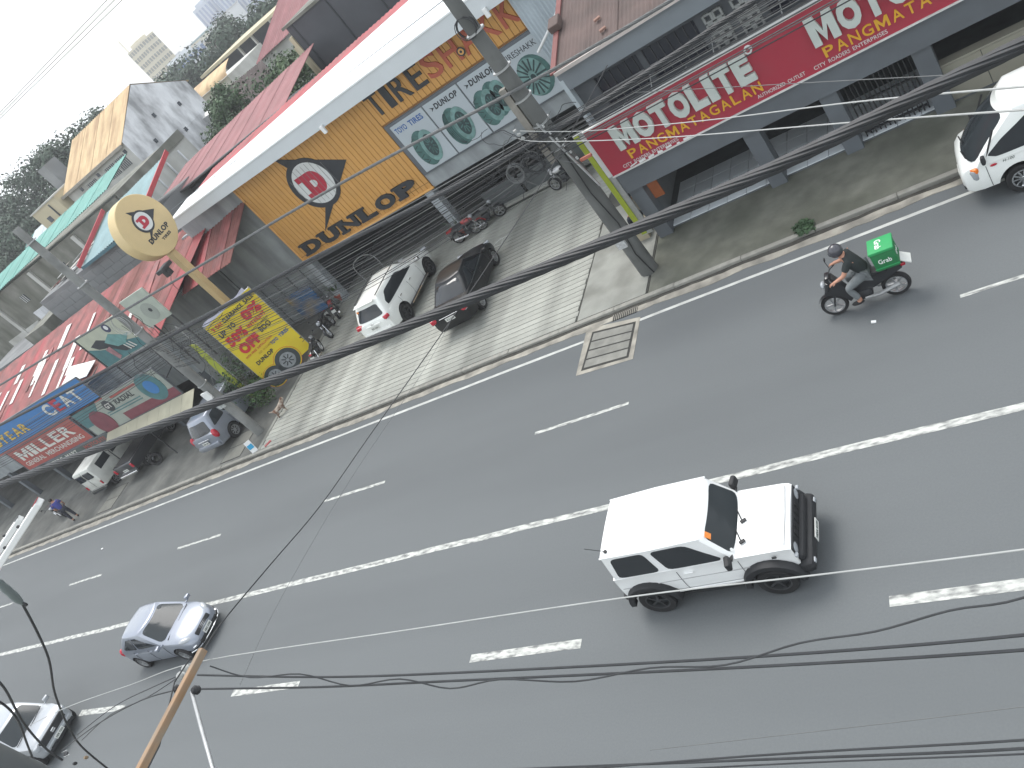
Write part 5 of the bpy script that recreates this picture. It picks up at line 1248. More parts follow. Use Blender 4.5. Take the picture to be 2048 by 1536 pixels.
MB().obox((.0,0,.36), (.34,.26,.24), bev=.05).build('engine', DARKM, sct, True)
MB().tube([(.0,.15,.30),(-.3,.17,.30),(-.75,.17,.40)], [.02,.04,.05], 8).tube([(-.1,-.13,.33),(-.64,-.12,.29)], .03, 6).build('exhaust', STEEL, sct, True)
MB().obox((-.45,-.14,.33), (.40,.05,.12), rotm(0,.12,0), bev=.02).build('swing_arm', STEEL, sct)
MB().tube([(.36,.36,1.04),(.46,.20,1.07),(.50,0,1.04),(.46,-.20,1.07),(.36,-.36,1.04)], .014, 6).build('handlebar', DARKM, sct, True)
MB().obox((.52,0,1.06), (.10,.24,.10), bev=.03).build('handlebar_cowl', BKB, sct, True)
for s in (1,-1): MB().tube([(.46,s*.26,1.06),(.50,s*.34,1.20)], .008, 5).ball((.49,s*.36,1.24), (.02,.06,.04), 10).build('mirror', PLAST, sct, True)
MB().ball((.67,0,.90), (.06,.11,.07), 12).build('headlight', LENS, sct, True)
MB().tube([(.30,-.18,.27),(-.05,-.22,.24)], .018, 6).build('foot_peg', STEEL, sct)
MB().obox((-.93,0,.76), (.10,.16,.08), bev=.02).build('tail_lamp', REDL, sct)
MB().obox((-1.02,0,.86), (.02,.30,.22), rotm(0,.9,0)).build('number_plate', PLATE, sct)
MB().tube([(-.5,.12,.84),(-.95,.12,.86),(-.95,-.12,.86),(-.5,-.12,.84)], .014, 6).build('rack', DARKM, sct)
GRN = mat('bag_green', (.03,.30,.10), .65, .06, 4); GRN2 = mat('bag_green_dark', (.018,.16,.055), .65, .06, 4)
bx = thing('delivery_box', 'green insulated delivery box strapped behind the rider', 'box', (SC[0]+.70,SC[1],.885), PI)
MB().obox((0,0,.22), (.47,.46,.44), bev=.025).build('box_body', GRN2, bx, True); MB().obox((0,0,.475), (.50,.49,.07), bev=.02).build('lid', GRN, bx, True)
wsh = mat('bag_print', (.75,.76,.74), .6)
xf(textmesh('Grab', .13, .003, .02, .30), facade((.10,-.15,.5105), (0,1,0), (-1,0,0))).build('top_lettering', wsh, bx)
xf(textmesh('Grab', .11, .003, .01, .26), facade((.13,.2305,.18), (-1,0,0), (0,0,1))).build('side_lettering', wsh, bx)
xf(textmesh('Grab', .11, .003, .01, .26), facade((-.2355,.13,.18), (0,-1,0), (0,0,1))).build('back_lettering', wsh, bx)
MB().box(-.242,.242,.2302,.2345,.06,.085).box(-.242,.242,-.2345,-.2302,.06,.085).build('reflective_strip', GRN, bx)
R = dict(hip=(-.22,0,.90), waist=(-.17,0,1.06), chest=(-.04,0,1.30), neck=(.05,0,1.45), head0=(.08,0,1.52), head1=(.11,0,1.60), head2=(.11,0,1.69), face=(1,0,-.1),
    shl=(-.03,.19,1.36), ell=(.14,.30,1.14), wrl=(.33,.33,1.10), shr=(-.03,-.19,1.36), elr=(.14,-.30,1.14), wrr=(.33,-.33,1.10),
    thl=(-.16,.12,.88), knl=(.22,.20,.72), anl=(.08,.20,.32), tol=(.24,.21,.27), thr=(-.16,-.12,.88), knr=(.22,-.20,.72), anr=(.08,-.20,.32), tor=(.24,-.21,.27))
HELM = mat('helmet_dark', (.05,.05,.06), .25, .05, 5, coat=.5)
person('rider in black shirt and grey trousers wearing a dark helmet', SC, PI, R, SHIRTB, JEANS, HELM)
ST = dict(hip=(0,0,.92), waist=(.0,0,1.08), chest=(.03,0,1.30), neck=(.05,0,1.46), head0=(.06,0,1.52), head1=(.07,0,1.60), head2=(.07,0,1.69), face=(1,0,0),
    shl=(.02,.19,1.38), ell=(.06,.26,1.12), wrl=(.22,.22,.98), shr=(.02,-.19,1.38), elr=(.06,-.26,1.12), wrr=(.22,-.22,.98),
    thl=(0,.10,.88), knl=(.03,.13,.50), anl=(-.02,.14,.09), tol=(.13,.15,.04), thr=(0,-.10,.88), knr=(.05,-.13,.50), anr=(.03,-.14,.09), tor=(.18,-.15,.04))
person('person in blue shirt and dark trousers standing in the yard', (-44.9,19.1,.06), 2.6, ST, SHIRTBL, TRD)
SI = dict(hip=(0,0,.52), waist=(.02,0,.68), chest=(.06,0,.90), neck=(.09,0,1.06), head0=(.11,0,1.12), head1=(.12,0,1.20), head2=(.12,0,1.29), face=(1,0,-.1),
    shl=(.05,.19,.98), ell=(.12,.26,.74), wrl=(.30,.18,.66), shr=(.05,-.19,.98), elr=(.12,-.26,.74), wrr=(.30,-.18,.66),
    thl=(.06,.10,.52), knl=(.46,.14,.52), anl=(.46,.14,.09), tol=(.60,.15,.04), thr=(.06,-.10,.52), knr=(.46,-.14,.52), anr=(.46,-.14,.09), tor=(.60,-.15,.04))
bch = thing('bench', 'low beige concrete bench beside the battery shop corner', 'bench', (-10.35,22.1,LZ), PI/2)
MB().obox((0,0,.38), (1.5,.42,.10), bev=.02).build('seat', mat('bench_beige',(.42,.37,.27),.85,.1,3), bch)
for s in (-.6,.6): MB().obox((s,0,.165), (.16,.36,.33)).build('leg', MATS['bench_beige'], bch)
person('person in beige shirt and dark cap sitting on the bench', (-10.35,22.35,LZ-.03), PI, SI, SHIRTBG, TRD, mat('cap_dark',(.03,.03,.035),.8), 'cap')
# brown and white dog at the forecourt edge
dg_ = thing('dog', 'brown and white dog standing at the corner of the yard', 'dog', PZ(569,826,.07), .9); dg_.scale = (.85,.85,.85)
J = {'pel': ((-.26,0,.42),(.085,.09)), 'bel': ((-.05,0,.41),(.085,.085)), 'che': ((.18,0,.42),(.10,.12)), 'nec': ((.32,0,.54),.07), 'hea': ((.42,0,.62),.075), 'muz': ((.53,0,.60),.04), 'ta0': ((-.36,0,.48),.03), 'ta1': ((-.50,0,.60),.018)}
E_ = [('pel','bel'),('bel','che'),('che','nec'),('nec','hea'),('hea','muz'),('pel','ta0'),('ta0','ta1')]
for s, y in (('l',.08),('r',-.08)):
    J.update({'fs'+s: ((.20,y,.34),.05), 'fk'+s: ((.19,y,.19),.03), 'ff'+s: ((.21,y,.03),.03), 'hs'+s: ((-.24,y,.36),.065), 'hk'+s: ((-.18,y,.24),.045), 'hh'+s: ((-.32,y,.14),.027), 'hf'+s: ((-.29,y,.03),.03), 'e'+s: ((.40,y*.7,.71),.022)})
    E_ += [('che','fs'+s),('fs'+s,'fk'+s),('fk'+s,'ff'+s),('pel','hs'+s),('hs'+s,'hk'+s),('hk'+s,'hh'+s),('hh'+s,'hf'+s),('hea','e'+s)]
J = {k: (v[0], tuple(x*1.3 for x in v[1]) if isinstance(v[1], tuple) else v[1]*1.35) for k, v in J.items()}
skin_mesh('body', J, E_, mat('dog_fur', (.13,.065,.04), .9, .1, 3, dirt=(.50,.45,.38), dscale=4.5, damt=1.0), dg_)
# ---------------------------------------------------------------- pots with spiky plants
LEAF = mat('leaf_green', (.05,.10,.03), .6, .35, 3, rand=.1); LEAFD = mat('leaf_dark', (.035,.07,.03), .6, .35, 3)
def spiky(label, loc, potm, n, h, seed, leafm):
    random.seed(seed); t = thing('potted_plant', label, 'plant', loc)
    MB().lathe([(.17,0),(.25,.34),(.28,.36),(.28,.42),(.24,.42),(.22,.36)], 16).build('pot', potm, t, True)
    MB().lathe([(.0005,.37),(.23,.37)], 14).build('soil', mat('soil',(.05,.04,.03),.95), t)
    for i in range(n):
        a = random.uniform(0, 2*PI); l = h*random.uniform(.6,1.1); e = random.uniform(.35,1.1); pts = []
        d = Vector((math.cos(a), math.sin(a), 0)); s = Vector((-d.y, d.x, 0)); mb = MB()
        def q(u, v): return d*(.06+l*u*e*.75)+Vector((0,0,.38+l*u*(1-u*.35*e)))+s*((v-.5)*.09*(1-u)**.7)
        mb.grid(q, 5, 1).build('leaf', leafm, t, True)
POT = mat('terracotta', (.36,.09,.06), .8, .12, 5)
spiky('red clay pot with spiky leaves at the middle column', PZ(933,470,LZ)+Vector((0,0,0)), POT, 26, 1.0, 3, mat('leaf_variegated',(.16,.2,.16),.6,.5,6))
spiky('red clay pot with thin green leaves at the left column', PZ(688,598,LZ), POT, 30, 1.1, 4, LEAF)

yt = MB().lathe([(.20,-.10),(.31,-.11),(.33,-.05),(.33,.05),(.31,.11),(.20,.10)], 20, tr((0,0,.33), rotm(PI/2,0,0)), close=True).build('tyre', BLACK, None, True)
yt.location = PZ(322,925,.06); yt.rotation_euler.z = .7; tag(yt, 'single black tyre standing in the yard right of the dark pickup', 'tyre')
# ---------------------------------------------------------------- overhead cables
CABLE = mat('cable_black', (.032,.034,.037), .55, .2, 6); CABLEG = mat('cable_grey', (.12,.125,.125), .6, .15, 6); CABLEW = mat('cable_pale', (.36,.37,.36), .6, .1, 6)
def strand_cable(name, label, path, R_, n, pitch, m, cat='cable', fat=.5):
    t = thing(name, label, cat, path[0], 0, None, True)
    P = [Vector(p) for p in path]; d = [0]
    for a, b in zip(P, P[1:]): d.append(d[-1]+(b-a).length)
    def at(s):
        for i in range(len(d)-1):
            if s <= d[i+1]: return P[i].lerp(P[i+1], (s-d[i])/(d[i+1]-d[i]))
        return P[-1]
    T_ = (P[-1]-P[0]).normalized(); U = Vector((0,0,1)); U = (U-T_*U.dot(T_)).normalized(); V = T_.cross(U)
    N = int(d[-1]/pitch*10)
    MB().tube(P, R_*.62, 8).build('core', m, t, True)
    for k in range(n):
        pts = []
        for i in range(N+1):
            s = d[-1]*i/N; a = 2*PI*(s/pitch+k/n); pts.append(at(s)+(U*math.cos(a)+V*math.sin(a))*R_*.72)
        MB().tube(pts, R_*fat*.62, 5).build('strand', m, t, True)
    return t
YC = 4.5
def carry_on(P, px, L=14):
    out = lambda q: q[0] > 2040 or q[0] < -5 or q[1] > 1536
    P = list(P)
    if out(px[0]): P.insert(0, P[0]+(P[0]-P[1]).normalized()*L)
    if out(px[-1]): P.append(P[-1]+(P[-1]-P[-2]).normalized()*L)
    return P
cpx = ((2300,-40),(2048,88),(1800,210),(1560,330),(1260,462),(1000,573),(760,675),(500,778),(250,877),(0,970),(-260,1065)); cp = carry_on(smooth_path([PY(u, v, YC) for u, v in cpx], 5), cpx, 12)
strand_cable('messenger_cable', 'thick twisted black cable sweeping across the whole view', cp, .042, 9, 1.7, CABLE)
def wire(pts, y, r, m, label, group, name='overhead_wire', ext=0):
    L_ = 14 if not isinstance(y, (list, tuple)) or y[0] < 4 else 5.5
    o = MB().tube(carry_on(smooth_path([PY(u, v, y) if not isinstance(y, (list, tuple)) else PY(u, v, y[i]) for i, (u, v) in enumerate(pts)], 5), pts, L_), r, 6).build(name, m, None, True)
    tag(o, label, 'wire', group); return o
def span(z0, z1, x0, x1, y0, y1, sag, r, m, label, group, n=16):
    P = [Vector((x0+(x1-x0)*i/n, y0+(y1-y0)*i/n, z0+(z1-z0)*i/n-sag*4*(i/n)*(1-i/n))) for i in range(n+1)]
    o = MB().tube(P, r, 5).build('overhead_wire', m, None, True); tag(o, label, 'wire', group); return o
# bundles strung along the poles
strand_cable('aerial_cable', 'upper twisted grey cable strung past the tall poles', smooth_path([PY(u, v, 19.35) for u, v in ((1700,-230),(1340,2),(1060,165),(785,310),(620,402),(450,502),(200,650),(0,770),(-150,860))], 5), .045, 6, 1.6, CABLEG)
strand_cable('aerial_cable', 'lower heavy twisted cable sagging past the tall poles', smooth_path([PY(u, v, 19.4) for u, v in ((1800,-180),(1500,8),(1340,115),(1190,212),(1050,295),(850,405),(600,530),(380,650),(180,757),(0,850),(-150,925))], 5), .068, 8, 1.8, CABLE)
random.seed(21)
LB = 'thin dark wire in the bundle strung between the concrete poles'
for i in range(19):
    z1 = 5.45-.050*i+random.uniform(-.015,.015)                   # height at the near pole
    z2 = 5.9-.084*i+random.uniform(-.03,.03)
    m = CABLE if i % 5 else CABLEG; yy = 19.4+random.uniform(-.12,.3)
    span(z1, z2, -9.97, -29.25, yy, 19.75+random.uniform(-.1,.1), .12+.036*i+random.uniform(-.015,.015), random.uniform(.009,.016), m, ORD[i]+' thin dark wire from the top between the concrete poles', 'wires strung between the concrete poles')
    if i < 17: span(z1, z1+.55-.02*i, -9.97, 12, yy, yy-.1, .2+random.uniform(-.02,.02), random.uniform(.010,.017), CABLEG if i % 2 else CABLE, ORD[i]+' thin wire from the top before the battery shop windows', 'wires passing the battery shop')
    if i < 14: span(z2, z2+.1, -29.25, -62, 19.8, 19.9, .3+.02*i, random.uniform(.010,.016), m, ORD[i]+' thin wire from the top running left from the bare topped pole', 'wires running left from the pole')
for i in range(3):
    v0, u0 = 225+i*6, 214+i*15; wire([(u_, v0*(1-u_/u0)) for u_ in (-80,0,80,160,240,320)], 19.5, .009, CABLEG, ('upper','middle','lower')[i]+' thin high wire crossing the bright sky', 'high wires in the sky')
# service drops over the battery shop
for i, (pts, y) in enumerate((([(1040,262),(1170,262),(1400,242),(1700,205),(2060,172)], (19.4,18.5,15,11,7)), ([(1030,275),(1080,283),(1300,277),(1700,245),(2060,219)], (19.4,18.8,15.5,11,7)), ([(1270,185),(1500,172),(1750,158),(1900,150)], (19.4,17,14.5,13)))):
    wire(pts, y, .011 if i < 2 else .008, CABLEW if i < 2 else CABLEG, ('upper pale service wire crossing before the red sign','lower pale service wire crossing before the red sign','thin grey service wire crossing the red sign')[i], None, 'service_wire')
# the diagonal drop across the road to the timber outrigger
wire([(1215,130),(1100,340),(990,510),(878,675),(740,870),(640,1012),(540,1130),(440,1250),(392,1330)], (19.4,17.6,15.4,13,10.4,8.6,6.6,4.6,3.3), .012, CABLE, 'dark service wire sloping across the road to the timber arm', None, 'service_wire')
wire([(930,580),(860,720),(700,960),(560,1200),(480,1370)], (17,14.5,10,6.5,4.2), .005, CABLEG, 'hair thin wire sloping across the road beside the dark one', None, 'service_wire')
# coils and splice on the near pole
def coil(label, u, v, y, R_, n, m, seed):
    random.seed(seed); c = PY(u, v, y); pts = []
    for i in range(n*18):
        a = 2*PI*i/18; r = R_*(1+.10*math.sin(i*.37)+random.uniform(-.02,.02)); pts.append(c+Vector((r*math.cos(a), .10*math.sin(i*.11), r*math.sin(a)*1.05)))
    o = MB().tube(pts, .011, 5).build('cable_coil', m, None, True); tag(o, label, 'cable coil'); return o
coil('pale coil of spare cable hanging left of the near pole', 1031, 347, 19.3, .24, 6, CABLEG, 1)
coil('dark coil of spare cable hanging close to the near pole', 1068, 330, 19.35, .27, 5, CABLE, 2)
coil('small cable coil high on the near pole', 932, 58, 19.5, .26, 5, CABLE, 3)
coil('pale cable coil hanging on the left pole', 243, 652, 19.7, .42, 4, CABLEW, 4)
random.seed(44)
tg = thing('wire_tangle', 'tangle of loose wires at the splice left of the near pole', 'wires', PY(1050,290,19.4), 0, None, True)
for i in range(40):
    c = PY(1055+random.gauss(0,34), 300+random.gauss(0,28), 19.35+random.uniform(-.1,.2)); pts = [c]
    d = Vector((random.uniform(-1,1), random.uniform(-.15,.15), random.uniform(-1,.6)))
    for k in range(5):
        d = (d+Vector((random.uniform(-.8,.8), random.uniform(-.1,.1), random.uniform(-.8,.6)))).normalized(); pts.append(pts[-1]+d*random.uniform(.1,.22))
    MB().tube(smooth_path(pts, 4), random.uniform(.006,.012), 4).build('loose_wire', random.choice([CABLE,CABLE,CABLE,CABLEG,CABLEG]), tg, True)
for i in range(3): MB().obox(PY(1030+i*8,262+i*7,19.3), (.10,.06,.07), rotm(.3,.4*i,.2), bev=.015).build('splice', CABLEW, tg)
tg2 = thing('wire_tangle', 'tangle of loose wires around the middle of the left pole', 'wires', PY(300,690,19.7), 0, None, True)
for i in range(26):
    c = PY(345+random.gauss(0,40), 690+random.gauss(0,30), 19.7+random.uniform(-.1,.2)); pts = [c]
    d = Vector((random.uniform(-1,1), random.uniform(-.1,.1), random.uniform(-1,.6)))
    for k in range(5):
        d = (d+Vector((random.uniform(-.8,.8), random.uniform(-.1,.1), random.uniform(-.8,.6)))).normalized(); pts.append(pts[-1]+d*random.uniform(.15,.4))
    MB().tube(smooth_path(pts, 4), random.uniform(.009,.015), 4).build('loose_wire', random.choice([CABLE,CABLE,CABLEG]), tg2, True)
# ---------------------------------------------------------------- timber outrigger on the near side
YO = 3.0
ta = PY(402,1308,YO); TIM = mat('timber_orange', (.32,.20,.115), .85, .25, 5, dirt=(.24,.21,.17), dscale=2.5, damt=.85, stretch=(3,.35,3))
og = thing('timber_arm', 'weathered timber arm reaching out over the road with insulators', 'timber arm', (ta.x,-.6,ta.z-.05), 0, None, True)
ang = Vector((-.02,-1,-.0))
MB().obox(ta+ang*1.9, (.070,3.9,.078), rotm(0,0,-.02), bev=.008).build('beam', TIM, og)
b0 = PY(384,1385,YO-.42); MB().tube([b0, PY(404,1460,2.1), PY(428,1545,1.75)], .019, 10).build('brace', STEEL, og, True)
for k, (u, v) in enumerate(((372,1338),(362,1352),(356,1378),(392,1380))):
    p = PY(u, v, YO-.05-.12*k); MB().lathe([(.02,-.05),(.045,-.02),(.03,0),(.045,.02),(.02,.05)], 10, tr(p, rotm(.4,.3,0))).build('insulator', MATS['insulator_grey'] if k < 2 else PLAST, og, True)
MB().tube([ta+Vector((-.05,-.05,.06)), ta+Vector((-.2,-.3,.02)), ta+Vector((-.06,-.9,-.08)), ta+Vector((-.1,-1.6,-.1))], .008, 5).build('bond_wire', CABLE, og)
lw_ = wire([(2300,1060),(2048,1099),(1650,1148),(1250,1195),(800,1262),(400,1323),(260,1370),(140,1412),(60,1450)], (2.6,2.7,2.8,2.9,2.95,3.0,3.0,3.0,3.0), .0052, CABLEW, 'pale wire crossing below the white off-road car', None, 'overhead_wire')
wire([(2300,1225),(2048,1270),(1500,1314),(900,1346),(640,1354),(395,1350)], 3.0, .011, CABLE, 'dark wire ending at the timber arm, upper of the pair', None)
wire([(2300,1270),(2048,1300),(1500,1334),(900,1362),(640,1374),(388,1378)], 2.95, .011, CABLE, 'dark wire ending at the timber arm, lower of the pair', None)
wv = [(2300,1090),(2048,1190),(1900,1225),(1750,1258),(1600,1290),(1450,1325),(1300,1340),(1150,1358),(1000,1363),(900,1372),(800,1362),(700,1366),(600,1352),(500,1350),(420,1336)]
wire([(u, v+(5 if i % 2 else -4)) for i, (u, v) in enumerate(wv)], 2.9, .007, CABLE, 'wavy loose wire looped around the dark pair', None)
for i, (pts) in enumerate((([(2300,1462),(2048,1497),(1500,1520),(1000,1540),(700,1556)]), ([(2300,1448),(2048,1480),(1500,1512),(900,1560)]), ([(2300,1490),(2048,1508),(1600,1526),(1100,1552)]))):
    wire(pts, 2.6-.1*i, .010-.002*i, CABLE, ('uppermost','middle','lowest')[i]+' dark wire along the bottom edge of the view', None)
wire([(2300,1375),(2048,1413),(1700,1455),(1300,1500)], 2.5, .003, CABLEG, 'hair thin wire above the bottom edge at the right', None)
for i, pts in enumerate((([(372,1345),(300,1375),(230,1412),(150,1470)]), ([(360,1352),(290,1395),(220,1430),(160,1480)]), ([(352,1380),(280,1400),(200,1445),(120,1500)]))):
    wire([(u+(4 if k % 2 else 0), v) for k, (u, v) in enumerate(pts)], 3.0-.05*i, .006+.002*(i == 2), CABLE, ('upper','middle','lower')[i]+' dark tail wire left of the timber arm', None)
# ---------------------------------------------------------------- near pole hardware at the left edge
YX = 5.0
def arm(label, pa, pb, w, d, tipm):
    a, b = Vector(pa), Vector(pb); t = thing('crossarm', label, 'crossarm', b, 0, None, True)
    dv = (b-a); L = dv.length; M = dv.to_track_quat('Y', 'Z').to_matrix(); c = (a+b)/2
    MB().obox(c, (w, L, d), M, bev=.012).build('channel', WHITEP, t)
    MB().obox(a+dv.normalized()*.03+M @ Vector((.0,0,d/2+.002)), (w*.8,.07,.006), M).build('tip_mark', tipm, t)
    for k in (.28,.5,.75): MB().lathe([(.018,0),(.018,.022),(.010,.03)], 8, tr(a+dv*k+M @ Vector((0,0,d/2)), M)).build('bolt', DARKM, t)
    return t
arm('white steel crossarm with a red tip reaching over the road', PY(80,1003,3.9), PY(-40,1190,3.2), .125, .07, mat('tip_red',(.35,.03,.04),.6))
arm('second white crossarm behind the red tipped one', PY(42,1035,4.2), PY(-50,1175,3.5), .10, .07, MATS['dark_metal'])
ins = thing('insulator_string', 'grey cable clamp hanging from the white crossarm', 'insulator', PY(20,1185,4.0), 0, None, True)
d0, d1 = PY(-8,1160,4.0), PY(46,1208,4.0)
MB().tube([d0.lerp(d1,k/8) for k in range(9)], [.03,.055,.05,.06,.055,.06,.055,.045,.02], 10).build('clamp_body', mat('clamp_grey',(.16,.19,.19),.5,.1,6), ins, True)
MB().lathe([(.03,-.012),(.045,-.012),(.045,.012),(.03,.012)], 14, tr(d1+Vector((.03,0,-.01)), rotm(PI/2,.4,0)), close=True).build('clevis', DARKM, ins, True)
def drop(label, pts, y, r):
    o = MB().tube(smooth_path([PY(u, v, y if not isinstance(y, (list,tuple)) else y[i]) for i, (u, v) in enumerate(pts)], 6), r, 10).build('heavy_cable', CABLE, None, True); tag(o, label, 'cable'); return o
drop('heavy black cable hanging from the grey clamp at the left', ((44,1206),(75,1265),(98,1320),(108,1380),(122,1420),(138,1455),(165,1495),(225,1545)), 4.0, .019)
drop('heavy black cable crossing the bonnet of the nearest silver car', ((-20,1345),(10,1378),(35,1425),(58,1460),(95,1500),(125,1520)), 4.6, .026)
drop('heavy black cable running past the dark transformer tank', ((-20,1392),(15,1415),(38,1445),(55,1490),(75,1540)), 4.55, .026)
cn = thing('cable_connector', 'metal cable connector below the nearest silver car', 'connector', PY(130,1512,4.6), 0, None, True)
MB().obox(PY(132,1508,4.6), (.09,.10,.05), rotm(.3,.6,.2), bev=.012).build('clamp', DARKM, cn); 
for k in range(2): MB().tube([PY(124+k*4,1505+k*9,4.55), PY(134+k*4,1500+k*9,4.55)], .008, 6).build('bolt', CHROME, cn)
for k in range(2): MB().lathe([(.03,-.05),(.045,0),(.03,.05)], 10, tr(PY(172-k*22,1515+k*12,4.7), rotm(.5,.3,0))).build('insulator', mat('porcelain_brown',(.22,.16,.10),.4) if k == 0 else PLAST, cn, True)
tk = thing('transformer_tank', 'dark grey transformer tank in the bottom left corner', 'transformer', (-9.99,1.44,6.5), 0, None, True)
q = Vector((-9.99,1.44,9.7))
MB().lathe([(.43,-3.2),(.45,-3.15),(.45,-.03),(.43,0),(.15,.05),(.0005,.06)], 32, tr(q)).build('tank', mat('tank_grey',(.075,.083,.086),.45,.06,2), tk, True)
for k in range(2): MB().lathe([(.44,-2.6-k*.5),(.46,-2.6-k*.5),(.46,-2.57-k*.5),(.44,-2.57-k*.5)], 32, tr(q), close=True).build('rib', MATS['tank_grey'], tk, True)
MB().lathe([(.05,0),(.07,.04),(.05,.08),(.065,.12),(.04,.17)], 12, tr(q+Vector((.15,.1,.03)))).build('bushing', mat('porcelain_grey',(.3,.3,.3),.4), tk, True)
# ---------------------------------------------------------------- houses behind the shops
STAIN = mat('stained_white_wall', (.74,.75,.77), .9, .08, 1.0, dirt=(.27,.275,.285), dscale=.75, damt=.95, dstretch=(1.2,1.2,.55))
WALLW = mat('old_white_wall', (.52,.52,.49), .9, .08, 1.0, dirt=(.30,.29,.26), dscale=.5, damt=.6, dstretch=(1.5,1.5,.5))
CEMENT = mat('bare_cement', (.20,.20,.175), .95, .2, 1.2, dirt=(.095,.098,.075), dscale=.55, damt=.9, dstretch=(1.4,1.4,.4))
BLOCKW = mat('hollow_block', (.22,.225,.225), .95, .15, 1.4, dirt=(.12,.125,.13), dscale=.7, damt=.7, rand=.06)
CREAMW = mat('cream_wall', (.52,.46,.32), .85, .08, 1, dirt=(.38,.34,.24), dscale=.5, damt=.5)
MUST = mat('mustard_roof', (.58,.43,.25), .75, .12, .8, dirt=(.33,.21,.12), dscale=.7, damt=.8, dstretch=(2.2,.35,1))
GREENR = mat('green_roof', (.10,.30,.26), .6, .12, 1, dirt=(.06,.20,.17), dscale=.7, damt=.6)
TEALR = mat('teal_roof', (.17,.28,.30), .6, .10, 1, dirt=(.12,.2,.2), dscale=.8, damt=.5)
PINKR = mat('pink_roof', (.27,.115,.12), .7, .12, 1, dirt=(.20,.095,.095), dscale=.7, damt=.5)
SLATE = mat('slate_mesh', (.075,.078,.088), .8, .10, .7, dirt=(.055,.057,.065), dscale=.5, damt=.5)
BRNR = mat('maroon_roof', (.052,.036,.034), .75, .15, 1)
WIN = mat('house_window', (.04,.05,.065), .2, .1, 2)
def win(parent, x0, x1, z0, z1, y, bars=4, face='y', m=None):
    if face == 'y':
        w = MB().box(x0,x1,y-.03,y+.02,z0,z1).build('window', WIN, parent)
        for i in range(bars): 
            x = x0+(x1-x0)*(i+.5)/bars; MB().box(x-.03,x+.03,y-.06,y-.031,z0,z1).build('bar', WALLW, w)
    else:
        w = MB().box(y-.02,y+.03,x0,x1,z0,z1).build('window', WIN, parent)
    return w
def gable(name, label, x0, x1, y0, y1, ze, zr, wall, gwall, roof, over=.35, sheet=1.2):
    t = thing(name, label, 'house', ((x0+x1)/2,(y0+y1)/2,0), 0, None, True); ym = (y0+y1)/2
    MB().box(x0,x1,y0,y1,-.1,ze).build('wall', wall, t)
    for x, d in ((x1,.04),(x0-.04,.04)): MB().prism([(x,y0,.0),(x,y1,.0),(x,y1,ze),(x,ym,zr-.06),(x,y0,ze)], (d,0,0)).build('gable_wall', gwall, t)
    k = (zr-ze)/(ym-y0)
    roof_sheets(t, (x0-over,y0-over,ze-k*over), (x1+.02,y0-over,ze-k*over), (x1+.02,ym,zr), (x0-over,ym,zr), sheet, .3, .03, roof)
    roof_sheets(t, (x0-over,y1+over,ze-k*over), (x1+.02,y1+over,ze-k*over), (x1+.02,ym,zr), (x0-over,ym,zr), sheet*2, .3, .03, roof)
    return t
h1 = gable('house', 'tall white house with mustard roof and stained blank gable', -64.9,-55.35,50.0,60.2,11.0,13.55, WALLW, STAIN, MUST)
for x0, x1 in ((-57.7,-56.3),(-59.3,-57.9),(-62.2,-60.8)): win(h1, x0, x1, 9.35, 10.35, 50.0, 6)
for x in (-55.9,-60.2,-63.0): win(h1, x-.18, x+.18, 10.2, 10.5, 50.0, 0)
MB().box(-65.2,-55.3,49.55,49.66,10.72,10.95).build('gutter', mat('gutter_metal',(.3,.28,.24),.6), h1)
for a, b in ((52.6,9.2),(56.0,8.2),(54.5,10.6),(57.6,9.9)): win(h1, a-.16, a+.16, b, b+.35, -55.28, 0, 'x')
for z in (8.4,): MB().box(-55.31,-55.28,50,60.2,z,z+.05).build('wall_joint', STAIN, h1)
# annex at its left
an = thing('annex', 'small cream box annex left of the mustard roofed house', 'house', (-67,50,0), 0, None, True)
MB().box(-69.3,-65.3,49.2,52.5,0,11.4).build('wall', CREAMW, an); MB().box(-68.6,-67.4,52.6,54.2,0,13.6).build('tower', BLOCKW, an); win(an,-68.2,-67.6,10.0,10.5,49.2,0); MB().box(-66.6,-66.5,49.1,49.2,9.4,11.2).build('slot', WIN, an)
MB().box(-69.4,-65.25,49.1,52.6,11.4,11.52).build('parapet', WALLW, an)
# long cement house with green roof edge
h2 = thing('house', 'long bare cement house with a green roof edge', 'house', (-56,40,0), 0, None, True)
MB().box(-72,-44.6,36.6,44.5,-.1,9.35).build('wall', CEMENT, h2)
MB().box(-44.6,-44.52,36.6,44.5,-.1,8.9).build('end_wall', WALLW, h2)
roof_sheets(h2, (-72.4,36.2,9.15), (-44.1,36.2,10.0), (-44.1,39.4,10.6), (-72.4,39.4,9.9), 1.4, .3, .03, GREENR)
for k in range(3): MB().box(-50.5-k*6.5,-50.1-k*6.5,36.45,36.6,0,9.2).build('pilaster', WALLW, h2)
for x in (-47.9,-53.6,-59.8): win(h2, x-.35, x+.35, 7.7, 8.3, 36.6, 3)
MB().box(-60.5,-57,36.5,36.6,4.5,6.9).build('white_patch', STAIN, h2); MB().box(-66,-61,36.52,36.6,4.2,6.3).build('white_patch', WALLW, h2)
for k in range(5): MB().box(-44.52,-44.44,37+k*1.5,37.12+k*1.5,3,8.6).build('pilaster', STAIN, h2)
MB().box(-44.5,-44.4,36.7,44.4,8.9,9.5).build('dark_capping', CEMENT, h2)
